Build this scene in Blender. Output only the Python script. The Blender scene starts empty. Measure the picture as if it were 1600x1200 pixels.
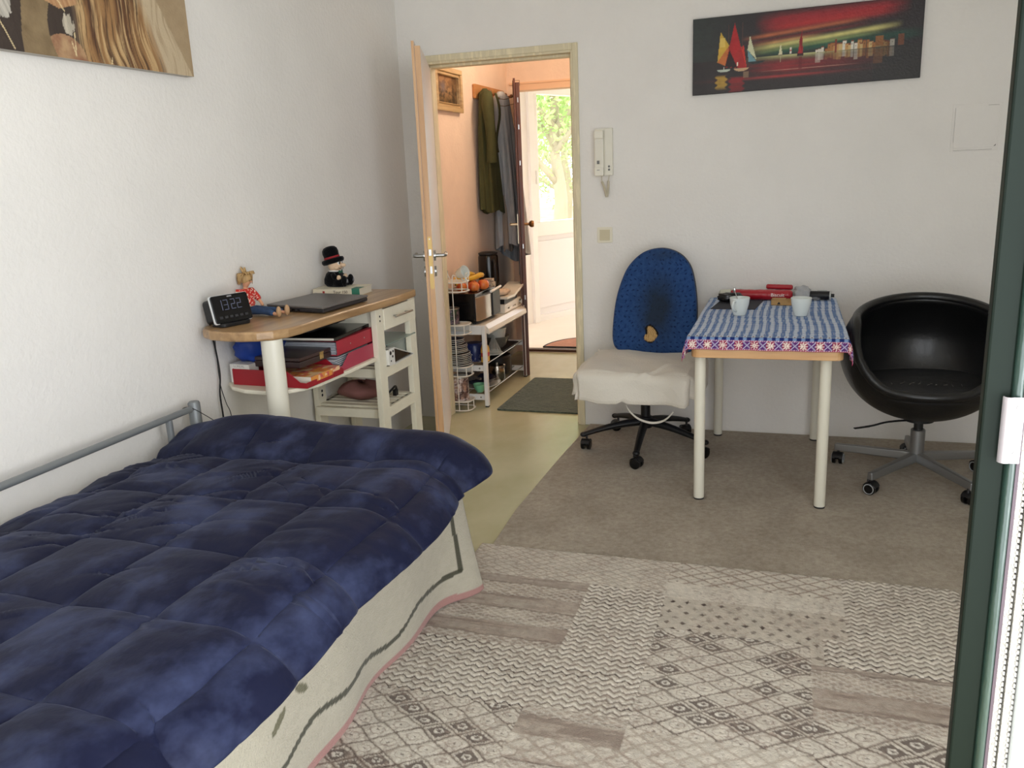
import bpy, bmesh, math, random
import numpy as np
from mathutils import Vector, Matrix, Euler
from math import sin, cos, pi, radians, sqrt, atan2
random.seed(7); RNG = np.random.RandomState(11)
SC = bpy.context.scene
COL = SC.collection

# ------------------------------------------------------------------ camera
def camera():
    yaw, pitch, roll = radians(18.4082), radians(13.8883), radians(-2.4303)
    f = Vector((-sin(yaw)*cos(pitch), cos(yaw)*cos(pitch), -sin(pitch)))
    r0 = Vector((cos(yaw), sin(yaw), 0)); u0 = r0.cross(f)
    r = r0*cos(roll)+u0*sin(roll); u = -r0*sin(roll)+u0*cos(roll)
    cd = bpy.data.cameras.new('camera'); co = bpy.data.objects.new('camera', cd); COL.objects.link(co)
    M = Matrix((r, u, -f)).transposed().to_4x4(); M.translation = Vector((2.0621, -4.4686, 1.3847))
    co.matrix_world = M
    cd.sensor_width = 36; cd.lens = 1314.76/1600*36; cd.clip_start = 0.02; cd.clip_end = 200
    SC.camera = co
camera()

# ------------------------------------------------------------------ world, sun, daylight
W = bpy.data.worlds.new('sky'); SC.world = W; W.use_nodes = True
bg = W.node_tree.nodes['Background']
bg.inputs[0].default_value = (0.93, 0.96, 1.0, 1); bg.inputs[1].default_value = 4.0
def area(name, loc, rot, sx, sy, energy, col=(1, 1, 1), portal=False):
    l = bpy.data.lights.new(name, 'AREA'); l.shape = 'RECTANGLE'; l.size = sx; l.size_y = sy; l.energy = energy; l.color = col
    o = bpy.data.objects.new(name, l); COL.objects.link(o); o.location = loc; o.rotation_euler = rot
    if portal: l.cycles.is_portal = True
    return o
# daylight through the big opening in the front wall (behind the camera): sky, guided by a portal
area('window_portal', (2.35, -4.86, 1.17), (radians(90), 0, 0), 1.7, 2.26, 1, portal=True)
area('door_portal', (3.41, -4.0, 1.17), (radians(90), 0, radians(90)), 1.3, 2.26, 1, portal=True)
area('daylight_balcony_door', (3.75, -4.05, 1.35), (radians(90), 0, radians(90)), 1.5, 2.3, 38, (0.94, 0.965, 1.0))
sl = bpy.data.lights.new('sun', 'SUN'); sl.energy = 10; sl.angle = radians(1.0); sl.color = (1, .97, .92)
so = bpy.data.objects.new('sun', sl); COL.objects.link(so)
so.rotation_euler = Vector((0.42, -0.80, -0.95)).to_track_quat('-Z', 'Y').to_euler()
SC.view_settings.view_transform = 'Standard'; SC.view_settings.look = 'None'
SC.view_settings.gamma = 1; SC.view_settings.use_curve_mapping = False
SC.view_settings.exposure = 0.14
try:
    SC.cycles.max_bounces = 10; SC.cycles.diffuse_bounces = 6; SC.cycles.sample_clamp_indirect = 6
except Exception: pass

# ------------------------------------------------------------------ colours, materials
def lin(c):
    c = c/255.0
    return c/12.92 if c <= 0.04045 else ((c+0.055)/1.055)**2.4
def C(r, g, b): return (lin(r), lin(g), lin(b), 1)
def CN(r, g, b): return np.array([lin(r), lin(g), lin(b)])
MATS = {}
def mat(name, col, rough=0.6, metal=0.0, noise=0, nscale=20, bump=0, bscale=80, sheen=0, coat=0, col2=None,
        trans=0, emit=0, spec=0.5, stretch=(1, 1, 1), attr=False, ior=1.45, thresh=None):
    if name in MATS: return MATS[name]
    m = bpy.data.materials.new(name); m.use_nodes = True; MATS[name] = m
    nt = m.node_tree; N = nt.nodes; L = nt.links; b = N['Principled BSDF']
    b.inputs['Base Color'].default_value = col; b.inputs['Roughness'].default_value = rough
    b.inputs['Metallic'].default_value = metal; b.inputs['Specular IOR Level'].default_value = spec
    b.inputs['IOR'].default_value = ior
    if sheen: b.inputs['Sheen Weight'].default_value = sheen; b.inputs['Sheen Roughness'].default_value = .35
    if coat: b.inputs['Coat Weight'].default_value = coat; b.inputs['Coat Roughness'].default_value = .12
    if trans: b.inputs['Transmission Weight'].default_value = trans
    if emit: b.inputs['Emission Color'].default_value = col; b.inputs['Emission Strength'].default_value = emit
    tc = N.new('ShaderNodeTexCoord'); mp = N.new('ShaderNodeMapping'); mp.inputs['Scale'].default_value = stretch
    L.new(tc.outputs['Object'], mp.inputs['Vector'])
    src = None
    if attr:
        a = N.new('ShaderNodeAttribute'); a.attribute_name = 'Col'; src = a.outputs['Color']
        L.new(src, b.inputs['Base Color'])
    if noise or col2:
        n = N.new('ShaderNodeTexNoise'); n.inputs['Scale'].default_value = nscale; n.inputs['Detail'].default_value = 5
        n.inputs['Roughness'].default_value = .6
        L.new(mp.outputs[0], n.inputs['Vector'])
        cr = N.new('ShaderNodeValToRGB'); lo, hi = thresh or (.35, .65)
        cr.color_ramp.elements[0].position = lo; cr.color_ramp.elements[1].position = hi
        if col2: cr.color_ramp.elements[0].color = col; cr.color_ramp.elements[1].color = col2
        else:
            k = 1-noise
            cr.color_ramp.elements[0].color = (k, k, k, 1) if attr else (col[0]*k, col[1]*k, col[2]*k, 1)
            cr.color_ramp.elements[1].color = (1, 1, 1, 1) if attr else col
        L.new(n.outputs['Fac'], cr.inputs['Fac'])
        if attr:
            mx = N.new('ShaderNodeMix'); mx.data_type = 'RGBA'; mx.blend_type = 'MULTIPLY'; mx.inputs[0].default_value = 1
            L.new(src, mx.inputs[6]); L.new(cr.outputs[0], mx.inputs[7]); L.new(mx.outputs[2], b.inputs['Base Color'])
        else: L.new(cr.outputs[0], b.inputs['Base Color'])
    if bump:
        n2 = N.new('ShaderNodeTexNoise'); n2.inputs['Scale'].default_value = bscale; n2.inputs['Detail'].default_value = 4
        L.new(mp.outputs[0], n2.inputs['Vector'])
        bp = N.new('ShaderNodeBump'); bp.inputs['Strength'].default_value = bump; bp.inputs['Distance'].default_value = .01
        L.new(n2.outputs['Fac'], bp.inputs['Height']); L.new(bp.outputs[0], b.inputs['Normal'])
    return m

def wood(name, c1, c2, axis='x', rough=.45, scale=1.0, coat=.1):
    if name in MATS: return MATS[name]
    m = bpy.data.materials.new(name); m.use_nodes = True; MATS[name] = m
    nt = m.node_tree; N = nt.nodes; L = nt.links; b = N['Principled BSDF']
    b.inputs['Roughness'].default_value = rough; b.inputs['Coat Weight'].default_value = coat; b.inputs['Coat Roughness'].default_value = .25
    tc = N.new('ShaderNodeTexCoord'); mp = N.new('ShaderNodeMapping')
    s = {'x': (1.2, 22, 22), 'y': (22, 1.2, 22), 'z': (22, 22, 1.2)}[axis]
    mp.inputs['Scale'].default_value = tuple(v*scale for v in s)
    L.new(tc.outputs['Object'], mp.inputs['Vector'])
    n = N.new('ShaderNodeTexNoise'); n.inputs['Scale'].default_value = 1.6; n.inputs['Detail'].default_value = 7; n.inputs['Distortion'].default_value = .7
    L.new(mp.outputs[0], n.inputs['Vector'])
    cr = N.new('ShaderNodeValToRGB'); cr.color_ramp.elements[0].position = .32; cr.color_ramp.elements[1].position = .68
    cr.color_ramp.elements[0].color = c1; cr.color_ramp.elements[1].color = c2
    L.new(n.outputs['Fac'], cr.inputs['Fac']); L.new(cr.outputs[0], b.inputs['Base Color'])
    bp = N.new('ShaderNodeBump'); bp.inputs['Strength'].default_value = .06; bp.inputs['Distance'].default_value = .004
    L.new(n.outputs['Fac'], bp.inputs['Height']); L.new(bp.outputs[0], b.inputs['Normal'])
    return m

def glass(name, tint=(1, 1, 1, 1), rough=.0, solid=False):
    if name in MATS: return MATS[name]
    m = bpy.data.materials.new(name); m.use_nodes = True; MATS[name] = m
    nt = m.node_tree; N = nt.nodes; L = nt.links; out = N['Material Output']; N.remove(N['Principled BSDF'])
    g = N.new('ShaderNodeBsdfGlossy'); g.inputs['Roughness'].default_value = max(rough, .02)
    t = N.new('ShaderNodeBsdfTransparent'); t.inputs[0].default_value = tint
    mx = N.new('ShaderNodeMixShader'); mx.inputs[0].default_value = .06; L.new(t.outputs[0], mx.inputs[1]); L.new(g.outputs[0], mx.inputs[2])
    L.new(mx.outputs[0], out.inputs[0])
    return m

# ------------------------------------------------------------------ object helpers
WM = {}   # world matrices of the things/parts while building
def tag(o, label=None, cat=None, group=None, kind=None):
    if label: o['label'] = label
    if cat: o['category'] = cat
    if group: o['group'] = group
    if kind: o['kind'] = kind
    return o
def thing(name, label=None, cat=None, loc=(0, 0, 0), rz=0, group=None, kind=None, rot=None):
    o = bpy.data.objects.new(name, None); COL.objects.link(o); o.empty_display_size = .05
    o.location = loc; o.rotation_euler = rot or (0, 0, rz)
    WM[o] = Matrix.LocRotScale(Vector(loc), Euler(rot or (0, 0, rz)), None)
    return tag(o, label, cat, group, kind)
class MB(object):
    """collects shapes in one bmesh"""
    def __init__(self): self.bm = bmesh.new()
    def _add(self, vs, fs):
        v = [self.bm.verts.new(p) for p in vs]
        for f in fs:
            try: self.bm.faces.new([v[i] for i in f])
            except ValueError: pass
        return v
    def box(self, x0, x1, y0, y1, z0, z1, M=None):
        vs = [Vector((x, y, z)) for x in (x0, x1) for y in (y0, y1) for z in (z0, z1)]
        if M is not None: vs = [M @ v for v in vs]
        self._add(vs, [(0, 1, 3, 2), (4, 6, 7, 5), (0, 4, 5, 1), (2, 3, 7, 6), (0, 2, 6, 4), (1, 5, 7, 3)]); return self
    def bar(self, a, b, w, h, up=(0, 0, 1)):
        a = Vector(a); b = Vector(b); d = (b-a).normalized(); up = Vector(up)
        s = d.cross(up)
        if s.length < 1e-4: s = d.cross(Vector((1, 0, 0)))
        s.normalize(); u = s.cross(d)
        vs = [p+s*i*w/2+u*j*h/2 for p in (a, b) for i, j in ((-1, -1), (1, -1), (1, 1), (-1, 1))]
        self._add(vs, [(0, 3, 2, 1), (4, 5, 6, 7), (0, 1, 5, 4), (1, 2, 6, 5), (2, 3, 7, 6), (3, 0, 4, 7)]); return self
    def tube(self, pts, r, n=12, cap=True, closed=False):
        pts = [Vector(p) for p in pts]; k = len(pts)
        rs = r if hasattr(r, '__len__') else [r]*k
        rings = []; prev = None
        for i, p in enumerate(pts):
            if closed: t = pts[(i+1) % k]-pts[i-1]
            elif i == 0: t = pts[1]-pts[0]
            elif i == k-1: t = pts[-1]-pts[-2]
            else: t = (pts[i+1]-pts[i]).normalized()+(pts[i]-pts[i-1]).normalized()
            t.normalize()
            if prev is None:
                a = Vector((0, 0, 1)) if abs(t.z) < .9 else Vector((1, 0, 0))
                u = t.cross(a).normalized()
            else:
                u = prev-t*prev.dot(t)
                if u.length < 1e-6: u = t.orthogonal()
                u.normalize()
            prev = u; w = t.cross(u)
            rings.append([self.bm.verts.new(p+(u*cos(2*pi*j/n)+w*sin(2*pi*j/n))*rs[i]) for j in range(n)])
        R = k if closed else k-1
        for i in range(R):
            A = rings[i]; B = rings[(i+1) % k]
            for j in range(n): self.bm.faces.new((A[j], A[(j+1) % n], B[(j+1) % n], B[j]))
        if cap and not closed:
            self.bm.faces.new(rings[0][::-1]); self.bm.faces.new(rings[-1])
        return self
    def lathe(self, prof, c=(0, 0, 0), n=28, M=None, sx=1, sy=1):
        c = Vector(c); rings = []
        for r, z in prof:
            if r < 1e-5:
                p = Vector((0, 0, z)); p = (M @ p if M is not None else p)+c; rings.append([self.bm.verts.new(p)])
            else:
                row = []
                for j in range(n):
                    p = Vector((r*cos(2*pi*j/n)*sx, r*sin(2*pi*j/n)*sy, z)); p = (M @ p if M is not None else p)+c
                    row.append(self.bm.verts.new(p))
                rings.append(row)
        for A, B in zip(rings[:-1], rings[1:]):
            if len(A) == 1 and len(B) == 1: continue
            for j in range(n):
                k = (j+1) % n
                if len(A) == 1: self.bm.faces.new((A[0], B[j], B[k]))
                elif len(B) == 1: self.bm.faces.new((A[j], A[k], B[0]))
                else: self.bm.faces.new((A[j], A[k], B[k], B[j]))
        return self
    def prism(self, poly, a0, a1, axis='z', M=None):
        """poly in the two other axes, extruded along axis"""
        def P(u, v, a): return {'z': Vector((u, v, a)), 'y': Vector((u, a, v)), 'x': Vector((a, u, v))}[axis]
        n = len(poly)
        vs = [P(u, v, a0) for u, v in poly]+[P(u, v, a1) for u, v in poly]
        if M is not None: vs = [M @ v for v in vs]
        fs = [tuple(range(n))[::-1], tuple(range(n, 2*n))]+[(i, (i+1) % n, n+(i+1) % n, n+i) for i in range(n)]
        self._add(vs, fs); return self
    def ell(self, c, rx, ry, rz, M=None, n=20, m=12):
        prof = [(sin(pi*i/m), -cos(pi*i/m)) for i in range(m+1)]
        S = Matrix.Diagonal((rx, ry, rz)); T = (M.to_3x3() @ S) if M is not None else S
        return self.lathe([(max(r, 0) if 0 < i < m else 0, z) for i, (r, z) in enumerate(prof)], c, n, T)
    def grid(self, P, nu, nv, closed_u=False):
        """P(i,j)->Vector"""
        V = [[self.bm.verts.new(P(i, j)) for j in range(nv)] for i in range(nu)]
        for i in range(nu if closed_u else nu-1):
            for j in range(nv-1):
                a = V[i]; b = V[(i+1) % nu]
                self.bm.faces.new((a[j], b[j], b[j+1], a[j+1]))
        return self

def rrect(x0, x1, y0, y1, r, n=5):
    pts = []
    for cx, cy, a in ((x1-r, y1-r, 0), (x0+r, y1-r, 90), (x0+r, y0+r, 180), (x1-r, y0+r, 270)):
        for i in range(n+1):
            t = radians(a+90*i/n); pts.append((cx+r*cos(t), cy+r*sin(t)))
    return pts
def arc(c, r, a0, a1, n, z=0): return [(c[0]+r*cos(radians(a0+(a1-a0)*i/n)), c[1]+r*sin(radians(a0+(a1-a0)*i/n))) for i in range(n+1)]
def smoothpath(pts, n=8):
    P = [Vector(p) for p in pts]; out = []
    for i in range(len(P)-1):
        a = P[max(i-1, 0)]; b = P[i]; c = P[i+1]; d = P[min(i+2, len(P)-1)]
        for k in range(n):
            t = k/n
            out.append(.5*((2*b)+(-a+c)*t+(2*a-5*b+4*c-d)*t*t+(-a+3*b-3*c+d)*t**3))
    out.append(P[-1]); return out

def obj(name, mb, m, parent=None, local=False, smooth=False, bevel=0, bseg=2, label=None, cat=None, group=None, kind=None, solid=0, subs=0, soff=-1, recalc=True):
    me = bpy.data.meshes.new(name)
    if isinstance(mb, MB):
        if recalc: bmesh.ops.recalc_face_normals(mb.bm, faces=mb.bm.faces[:])
        mb.bm.to_mesh(me); mb.bm.free()
    else: me = mb
    off = Matrix.Identity(4)
    if parent is not None:
        if not local: me.transform(WM[parent].inverted())
        off = WM[parent]
        o = bpy.data.objects.new(name, me); COL.objects.link(o); o.parent = parent; WM[o] = off
    else:
        co = np.empty(len(me.vertices)*3); me.vertices.foreach_get('co', co); co = co.reshape(-1, 3)
        c = Vector(((co[:, 0].min()+co[:, 0].max())/2, (co[:, 1].min()+co[:, 1].max())/2, co[:, 2].min()))
        me.transform(Matrix.Translation(-c))
        o = bpy.data.objects.new(name, me); COL.objects.link(o); o.location = c; WM[o] = Matrix.Translation(c)
    if m: me.materials.append(m)
    if smooth: me.polygons.foreach_set('use_smooth', [True]*len(me.polygons))
    if solid: md = o.modifiers.new('solid', 'SOLIDIFY'); md.thickness = solid; md.offset = soff
    if bevel:
        md = o.modifiers.new('bevel', 'BEVEL'); md.width = bevel; md.segments = bseg; md.limit_method = 'ANGLE'; md.angle_limit = radians(40)
    if subs: md = o.modifiers.new('sub', 'SUBSURF'); md.levels = subs; md.render_levels = subs
    if smooth and smooth != 'full':
        try: me.set_sharp_from_angle(angle=radians(38))
        except Exception: pass
    return tag(o, label, cat, group, kind)
def dup(root, loc=None, rz=None, label=None, rot=None):
    r = root.copy(); COL.objects.link(r)
    if loc is not None: r.location = loc
    if rz is not None: r.rotation_euler = (0, 0, rz)
    if rot is not None: r.rotation_euler = rot
    if label: r['label'] = label
    for ch in list(root.children):
        c = ch.copy(); COL.objects.link(c); c.parent = r
        for g in ch.children:
            d = g.copy(); COL.objects.link(d); d.parent = c
    return r
def struct(name, mb, m, parent=None, **k): return obj(name, mb, m, parent, kind='structure' if parent is None else None, **k)
def painted(name, P, col, nu, nv, m, parent=None, **k):
    """grid surface with per-vertex colour; P: (nu*nv,3) array, col: (nu*nv,3) linear"""
    me = bpy.data.meshes.new(name)
    i, j = np.meshgrid(np.arange(nu-1), np.arange(nv-1), indexing='ij'); a = (i*nv+j).ravel()
    F = np.stack([a, a+nv, a+nv+1, a+1], 1)
    me.vertices.add(nu*nv); me.vertices.foreach_set('co', P.astype(np.float32).ravel())
    me.loops.add(F.size); me.loops.foreach_set('vertex_index', F.ravel().astype(np.int32))
    me.polygons.add(len(F)); me.polygons.foreach_set('loop_start', (np.arange(len(F))*4).astype(np.int32))
    try: me.polygons.foreach_set('loop_total', np.full(len(F), 4, np.int32))
    except Exception: pass
    me.update(calc_edges=True)
    at = me.color_attributes.new('Col', 'FLOAT_COLOR', 'POINT')
    c4 = np.ones((nu*nv, 4), np.float32); c4[:, :3] = np.clip(col, 0, 1); at.data.foreach_set('color', c4.ravel())
    me.validate()
    return obj(name, me, m, parent, **k)
def text(name, body, size, M, m, parent, extrude=.0004, align='CENTER', local=True):
    cu = bpy.data.curves.new(name, 'FONT'); cu.body = body; cu.size = size; cu.extrude = extrude; cu.align_x = align; cu.align_y = 'CENTER'
    tmp = bpy.data.objects.new(name, cu); COL.objects.link(tmp)
    dg = bpy.context.evaluated_depsgraph_get(); me = bpy.data.meshes.new_from_object(tmp.evaluated_get(dg))
    bpy.data.objects.remove(tmp); me.transform(M)
    me.materials.clear()
    return obj(name, me, m, parent, local=local)
def frame_M(o, xdir, ydir):
    x = Vector(xdir).normalized(); y = Vector(ydir).normalized(); z = x.cross(y)
    M = Matrix((x, y, z)).transposed().to_4x4(); M.translation = Vector(o); return M

# numpy value noise
def vnoise(x, y, seed=0):
    r = np.random.RandomState(seed).rand(257, 257)
    xi = np.floor(x).astype(int); yi = np.floor(y).astype(int); fx = x-xi; fy = y-yi
    fx = fx*fx*(3-2*fx); fy = fy*fy*(3-2*fy)
    a = r[xi % 256, yi % 256]; b = r[(xi+1) % 256, yi % 256]; c = r[xi % 256, (yi+1) % 256]; d = r[(xi+1) % 256, (yi+1) % 256]
    return (a*(1-fx)+b*fx)*(1-fy)+(c*(1-fx)+d*fx)*fy
def fbm(x, y, seed=0, o=4):
    s = 0; a = .5
    for k in range(o): s = s+a*vnoise(x*2**k, y*2**k, seed+k); a *= .5
    return s/(1-.5**o)
def mixc(base, c, w): w = (np.clip(w, 0, 1)*np.ones(len(base)))[:, None]; return base*(1-w)+c*w

# common materials
M_wall = mat('wall_paint', C(236, 233, 228), .92, noise=.05, nscale=2.2, bump=.25, bscale=60)
M_hall = mat('hall_wall_paint', C(240, 218, 200), .9, noise=.08, nscale=4, bump=.3, bscale=50)
M_white = mat('white_lacquer', C(236, 234, 228), .4)
M_whitemetal = mat('white_metal', C(226, 226, 224), .35)
M_cream = mat('cream_painted_wood', C(240, 234, 214), .5, noise=.06, nscale=14, bump=.05)
M_creammetal = mat('cream_metal', C(226, 222, 206), .3, coat=.3)
M_black = mat('black_plastic', C(22, 22, 24), .45)
M_blackgloss = mat('black_gloss', C(14, 14, 15), .18)
M_chrome = mat('brushed_steel', C(176, 176, 174), .28, 1)
M_alu = mat('grey_aluminium', C(150, 151, 152), .38, .85)
M_rubber = mat('black_rubber', C(30, 30, 32), .7)
M_beech = wood('beech_wood', C(206, 158, 106), C(224, 182, 132), 'x')
M_oak = wood('oak_counter', C(150, 116, 78), C(186, 150, 106), 'y', rough=.35, coat=.35)
M_doorwood = wood('door_edge_wood', C(196, 150, 104), C(216, 174, 130), 'z', rough=.45)
M_frame = mat('old_cream_frame_paint', C(236, 224, 190), .55, noise=.18, nscale=9, stretch=(6, 6, .8), thresh=(.5, .66))
M_vc = mat('print', (1, 1, 1, 1), .7, attr=True)

# ================================================================== the setting
XR = 3.3; YF = -4.75; H = 2.5
def floor_mat():
    m = mat('greenish_linoleum', C(174, 171, 136), .26, col2=C(197, 194, 163), nscale=1.7, bump=.03, bscale=12, stretch=(1, .6, 1))
    return m
struct('floor', MB().box(-.12, XR+.12, YF-.12, 1.9, -.1, 0), floor_mat())
struct('wall_left', MB().box(-.12, 0, YF-.12, .1, 0, H), M_wall)
dx0, dx1, dz = .16, .965, 1.985        # clear opening of the room door
wb = MB().box(0, dx0-.03, 0, .1, 0, H).box(dx1+.03, XR, 0, .1, 0, H).box(dx0-.03, dx1+.03, 0, .1, dz+.03, H)
struct('wall_back', wb, M_wall)
struct('wall_right', MB().box(XR, XR+.12, -3.36, .1, 0, H).box(XR, XR+.12, YF-.12, -4.66, 0, H).box(XR, XR+.12, -4.66, -3.36, 2.32, H), M_wall)
wf = MB().box(0, 1.5, YF-.12, YF, 0, H).box(3.2, XR, YF-.12, YF, 0, H).box(1.5, 3.2, YF-.12, YF, 2.3, H)
struct('wall_front', wf, M_wall)
struct('ceiling', MB().box(-.12, XR+.12, YF-.12, .1, H, H+.1), mat('ceiling_paint', C(240, 238, 233), .95))
# hall
struct('wall_hall_left', MB().box(-.12, 0, .1, 2.0, 0, 2.45), M_hall)
struct('wall_hall_right', MB().box(1.5, 1.6, .1, 2.0, 0, 2.45), M_hall)
bx0, bx1, bzz = .07, 1.0, 2.0
M_lintel = mat('peach_frame', C(236, 200, 168), .6)
struct('wall_hall_far', MB().box(0, bx0, 1.9, 2.0, 0, 2.45).box(bx1, 1.5, 1.9, 2.0, 0, 2.45).box(bx0, bx1, 1.9, 2.0, bzz+.045, 2.45), M_hall)
struct('trim_1', MB().box(bx0, bx1, 1.885, 2.0, bzz, bzz+.045).box(bx0-.045, bx1, 1.88, 1.9, bzz+.045, bzz+.06), M_lintel, bevel=.002)
struct('ceiling_hall', MB().box(-.12, 1.6, .1, 2.0, 2.45, 2.55), mat('hall_ceiling', C(246, 238, 226), .9))
struct('wall_hall_back', MB().box(0, dx0-.03, .1, .103, 0, 2.45).box(dx1+.03, 1.5, .1, .103, 0, 2.45).box(dx0-.03, dx1+.03, .1, .103, dz+.03, 2.45), M_hall)
# vestibule
struct('floor_vestibule', MB().box(-.9, 1.6, 1.9, 4.9, -.1, .004), mat('pale_tiles', C(238, 228, 216), .45, noise=.05, nscale=5))
struct('trim_2', MB().box(bx0, bx1, 1.9, 1.96, .0, .022), mat('brown_threshold', C(84, 56, 44), .5), bevel=.003)
struct('ceiling_vestibule', MB().box(-.9, 1.6, 2.0, 4.9, 2.42, 2.5), MATS['hall_ceiling'])
struct('wall_vestibule_right', MB().box(1.5, 1.6, 2.0, 4.9, 0, 2.42), mat('vestibule_white', C(240, 234, 228), .8))
# slanted glazed screen of the vestibule: direction e, outward normal n
P0 = Vector((-.229, 3.195, 0)); e = Vector((.277, .581, 0)).normalized(); nn = Vector((-e.y, e.x, 0))
SM = Matrix((e, nn, Vector((0, 0, 1)))).transposed().to_4x4(); SM.translation = P0
M_upvc = mat('white_window_frame', C(238, 234, 230), .35)
w1 = thing('window_1', None, None, (P0.x, P0.y, 0), kind='structure')
obj('window_frame', MB().box(-.35, .0, 0, .09, .0, 2.42, SM).box(-.0, 1.9, 0, .06, .815, .95, SM).box(0, 1.9, 0, .06, 2.1, 2.42, SM)
    .box(.0, .13, .0, .05, .95, 2.1, SM).box(1.75, 1.9, .0, .05, .95, 2.1, SM).box(-.02, .05, -.03, .07, .0, 2.42, SM), M_upvc, w1, bevel=.006)
obj('lower_panel', MB().box(0, 1.9, .03, .06, .03, .815, SM).box(.05, 1.85, .015, .03, .13, .77, SM), mat('white_panel', C(232, 228, 228), .5), w1, bevel=.004)
obj('skirting', MB().box(0, 1.9, -.0, .03, .004, .06, SM), M_upvc, w1)
obj('window_pane', MB().box(.13, 1.75, .03, .036, .95, 2.1, SM), glass('clear_glass'), w1)
obj('window_handle', MB().box(.05, .075, -.012, .0, 1.25, 1.36, SM).box(.055, .07, -.04, -.02, 1.30, 1.42, SM).box(.055, .07, -.03, .0, 1.3, 1.315, SM), M_white, w1, bevel=.002)
struct('wall_vestibule_left', MB().box(-.9, -.33, 2.0, 2.96, 0, 2.42), MATS['vestibule_white'])

# ---- door 1 : frame and open leaf between room and hall
d1 = thing('door_1', None, None, (dx0, 0, 0), kind='structure')
fr = MB()
fo0, fo1, fz = .115, 1.005, 2.03
# architrave on the room side, with a rebate step
for (x0, x1, z0, z1) in ((fo0, dx0-.012, .0, fz), (dx1+.012, fo1, .0, fz), (dx0-.012, dx1+.012, dz+.012, fz)):
    fr.box(x0, x1, -.012, .0, z0, z1)
for (x0, x1, z0, z1) in ((dx0-.03, dx0, .0, dz+.03), (dx1, dx1+.03, .0, dz+.03), (dx0, dx1, dz, dz+.03)):
    fr.box(x0, x1, -.006, .115, z0, z1)
for (x0, x1, z0, z1) in ((dx0, dx0+.014, .0, dz), (dx1-.014, dx1, .0, dz), (dx0, dx1, dz-.014, dz)):
    fr.box(x0, x1, .035, .1, z0, z1)
obj('door_frame', fr, M_frame, d1, bevel=.003)
# leaf: hinge at (dx0-.005,-.01); free edge near (.433,-.79)
hx, hy = .165, -.022; ang = atan2(-.775, .283)
LM = Matrix.Translation((hx, hy, 0)) @ Matrix.Rotation(ang, 4, 'Z')     # local x along the leaf, y = left normal
LL = .825
leaf = obj('door_leaf', MB().box(0, LL-.012, 0, .027, .008, 1.965, LM).box(.0, LL, -.013, 0, .008, 1.985, LM), mat('door_skin', C(226, 214, 206), .45), d1, bevel=.002)
obj('door_edge', MB().box(LL-.012, LL-.0105, .001, .026, .009, 1.964, LM).box(LL, LL+.0012, -.0125, -.0005, .009, 1.984, LM), M_doorwood, leaf)
obj('lock_plate', MB().prism([(u*.009+.0135, v) for u, v in [(cos(t)*1., 1.115+sin(t)*.009) for t in np.linspace(0, pi, 8)]+[(cos(t), .885+sin(t)*.009) for t in np.linspace(pi, 2*pi, 8)]], LL-.0105, LL-.0085, 'x', LM), mat('brass', C(206, 176, 116), .5, .7), leaf)
obj('latch_bolt', MB().box(LL-.0088, LL+.002, .007, .02, 1.035, 1.065, LM).box(LL-.0088, LL-.008, .008, .019, .95, .985, LM), M_chrome, leaf, bevel=.002)
obj('lock_screw', MB().lathe([(0, .001), (.003, .001), (.0035, 0)], LM @ Vector((LL-.0083, .0135, 1.112)), 10, Matrix.Rotation(ang, 3, 'Z') @ Matrix.Rotation(pi/2, 3, 'Y')), M_chrome, leaf)
for s in (1, -1):
    y0 = .027 if s > 0 else -.013
    hm = MB(); k = s
    a = lambda x, y, z: LM @ Vector((x, y, z))
    hm.tube([a(LL-.07, y0, 1.03), a(LL-.07, y0+k*.045, 1.03), a(LL-.078, y0+k*.052, 1.03), a(LL-.09, y0+k*.054, 1.03), a(LL-.19, y0+k*.052, 1.03)], [.009, .009, .009, .0095, .008], 12)
    hm.tube([a(LL-.07, y0, 1.03), a(LL-.07, y0+k*.009, 1.03)], .025, 20)
    obj('door_handle', hm, M_chrome, leaf, smooth=True)
    obj('key_rosette', MB().tube([a(LL-.07, y0, .955), a(LL-.07, y0+k*.009, .955)], .025, 20), M_chrome, leaf, smooth=True)

# ---- door 2 : dark brown leaf, open into the hall
d2 = thing('door_2', None, None, (.12, 1.88, 0), kind='structure')
hx2, hy2 = .075, 1.865; ang2 = atan2(1.045-1.865, .335-.075); LL2 = .855
LM2 = Matrix.Translation((hx2, hy2, 0)) @ Matrix.Rotation(ang2, 4, 'Z')
M_brown = wood('dark_brown_wood', C(62, 34, 24), C(104, 58, 40), 'z', rough=.45, coat=.1)
leaf2 = obj('door_leaf', MB().box(0, LL2-.012, 0, .028, .012, 1.975, LM2).box(0, LL2, -.014, 0, .012, 2.0, LM2), M_brown, d2, bevel=.003)
h2 = MB(); b = lambda x, y, z: LM2 @ Vector((x, y, z))
h2.box(LL2-.09, LL2-.055, -.02, -.014, .93, 1.13, LM2); h2.tube([b(LL2-.07, -.014, 1.06), b(LL2-.07, -.06, 1.06), b(LL2-.08, -.066, 1.06), b(LL2-.18, -.066, 1.06)], .009, 10)
obj('door_handle', h2, mat('pale_brass', C(226, 214, 186), .35, .7), leaf2, smooth=True, label='pale lever handle on a long plate')
h3 = MB(); h3.tube([b(LL2-.07, .028, 1.06), b(LL2-.07, .062, 1.06)], .009, 12)
h3.lathe([(0, .066), (.02, .064), (.024, .05), (.018, .036), (.008, .03)], b(LL2-.07, .028, 1.06), 16, (Matrix.Rotation(ang2, 3, 'Z') @ Matrix.Rotation(-pi/2, 3, 'X')))
obj('door_knob', h3, mat('worn_bronze', C(150, 112, 74), .35, .8), leaf2, smooth=True, label='round bronze knob')
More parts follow.
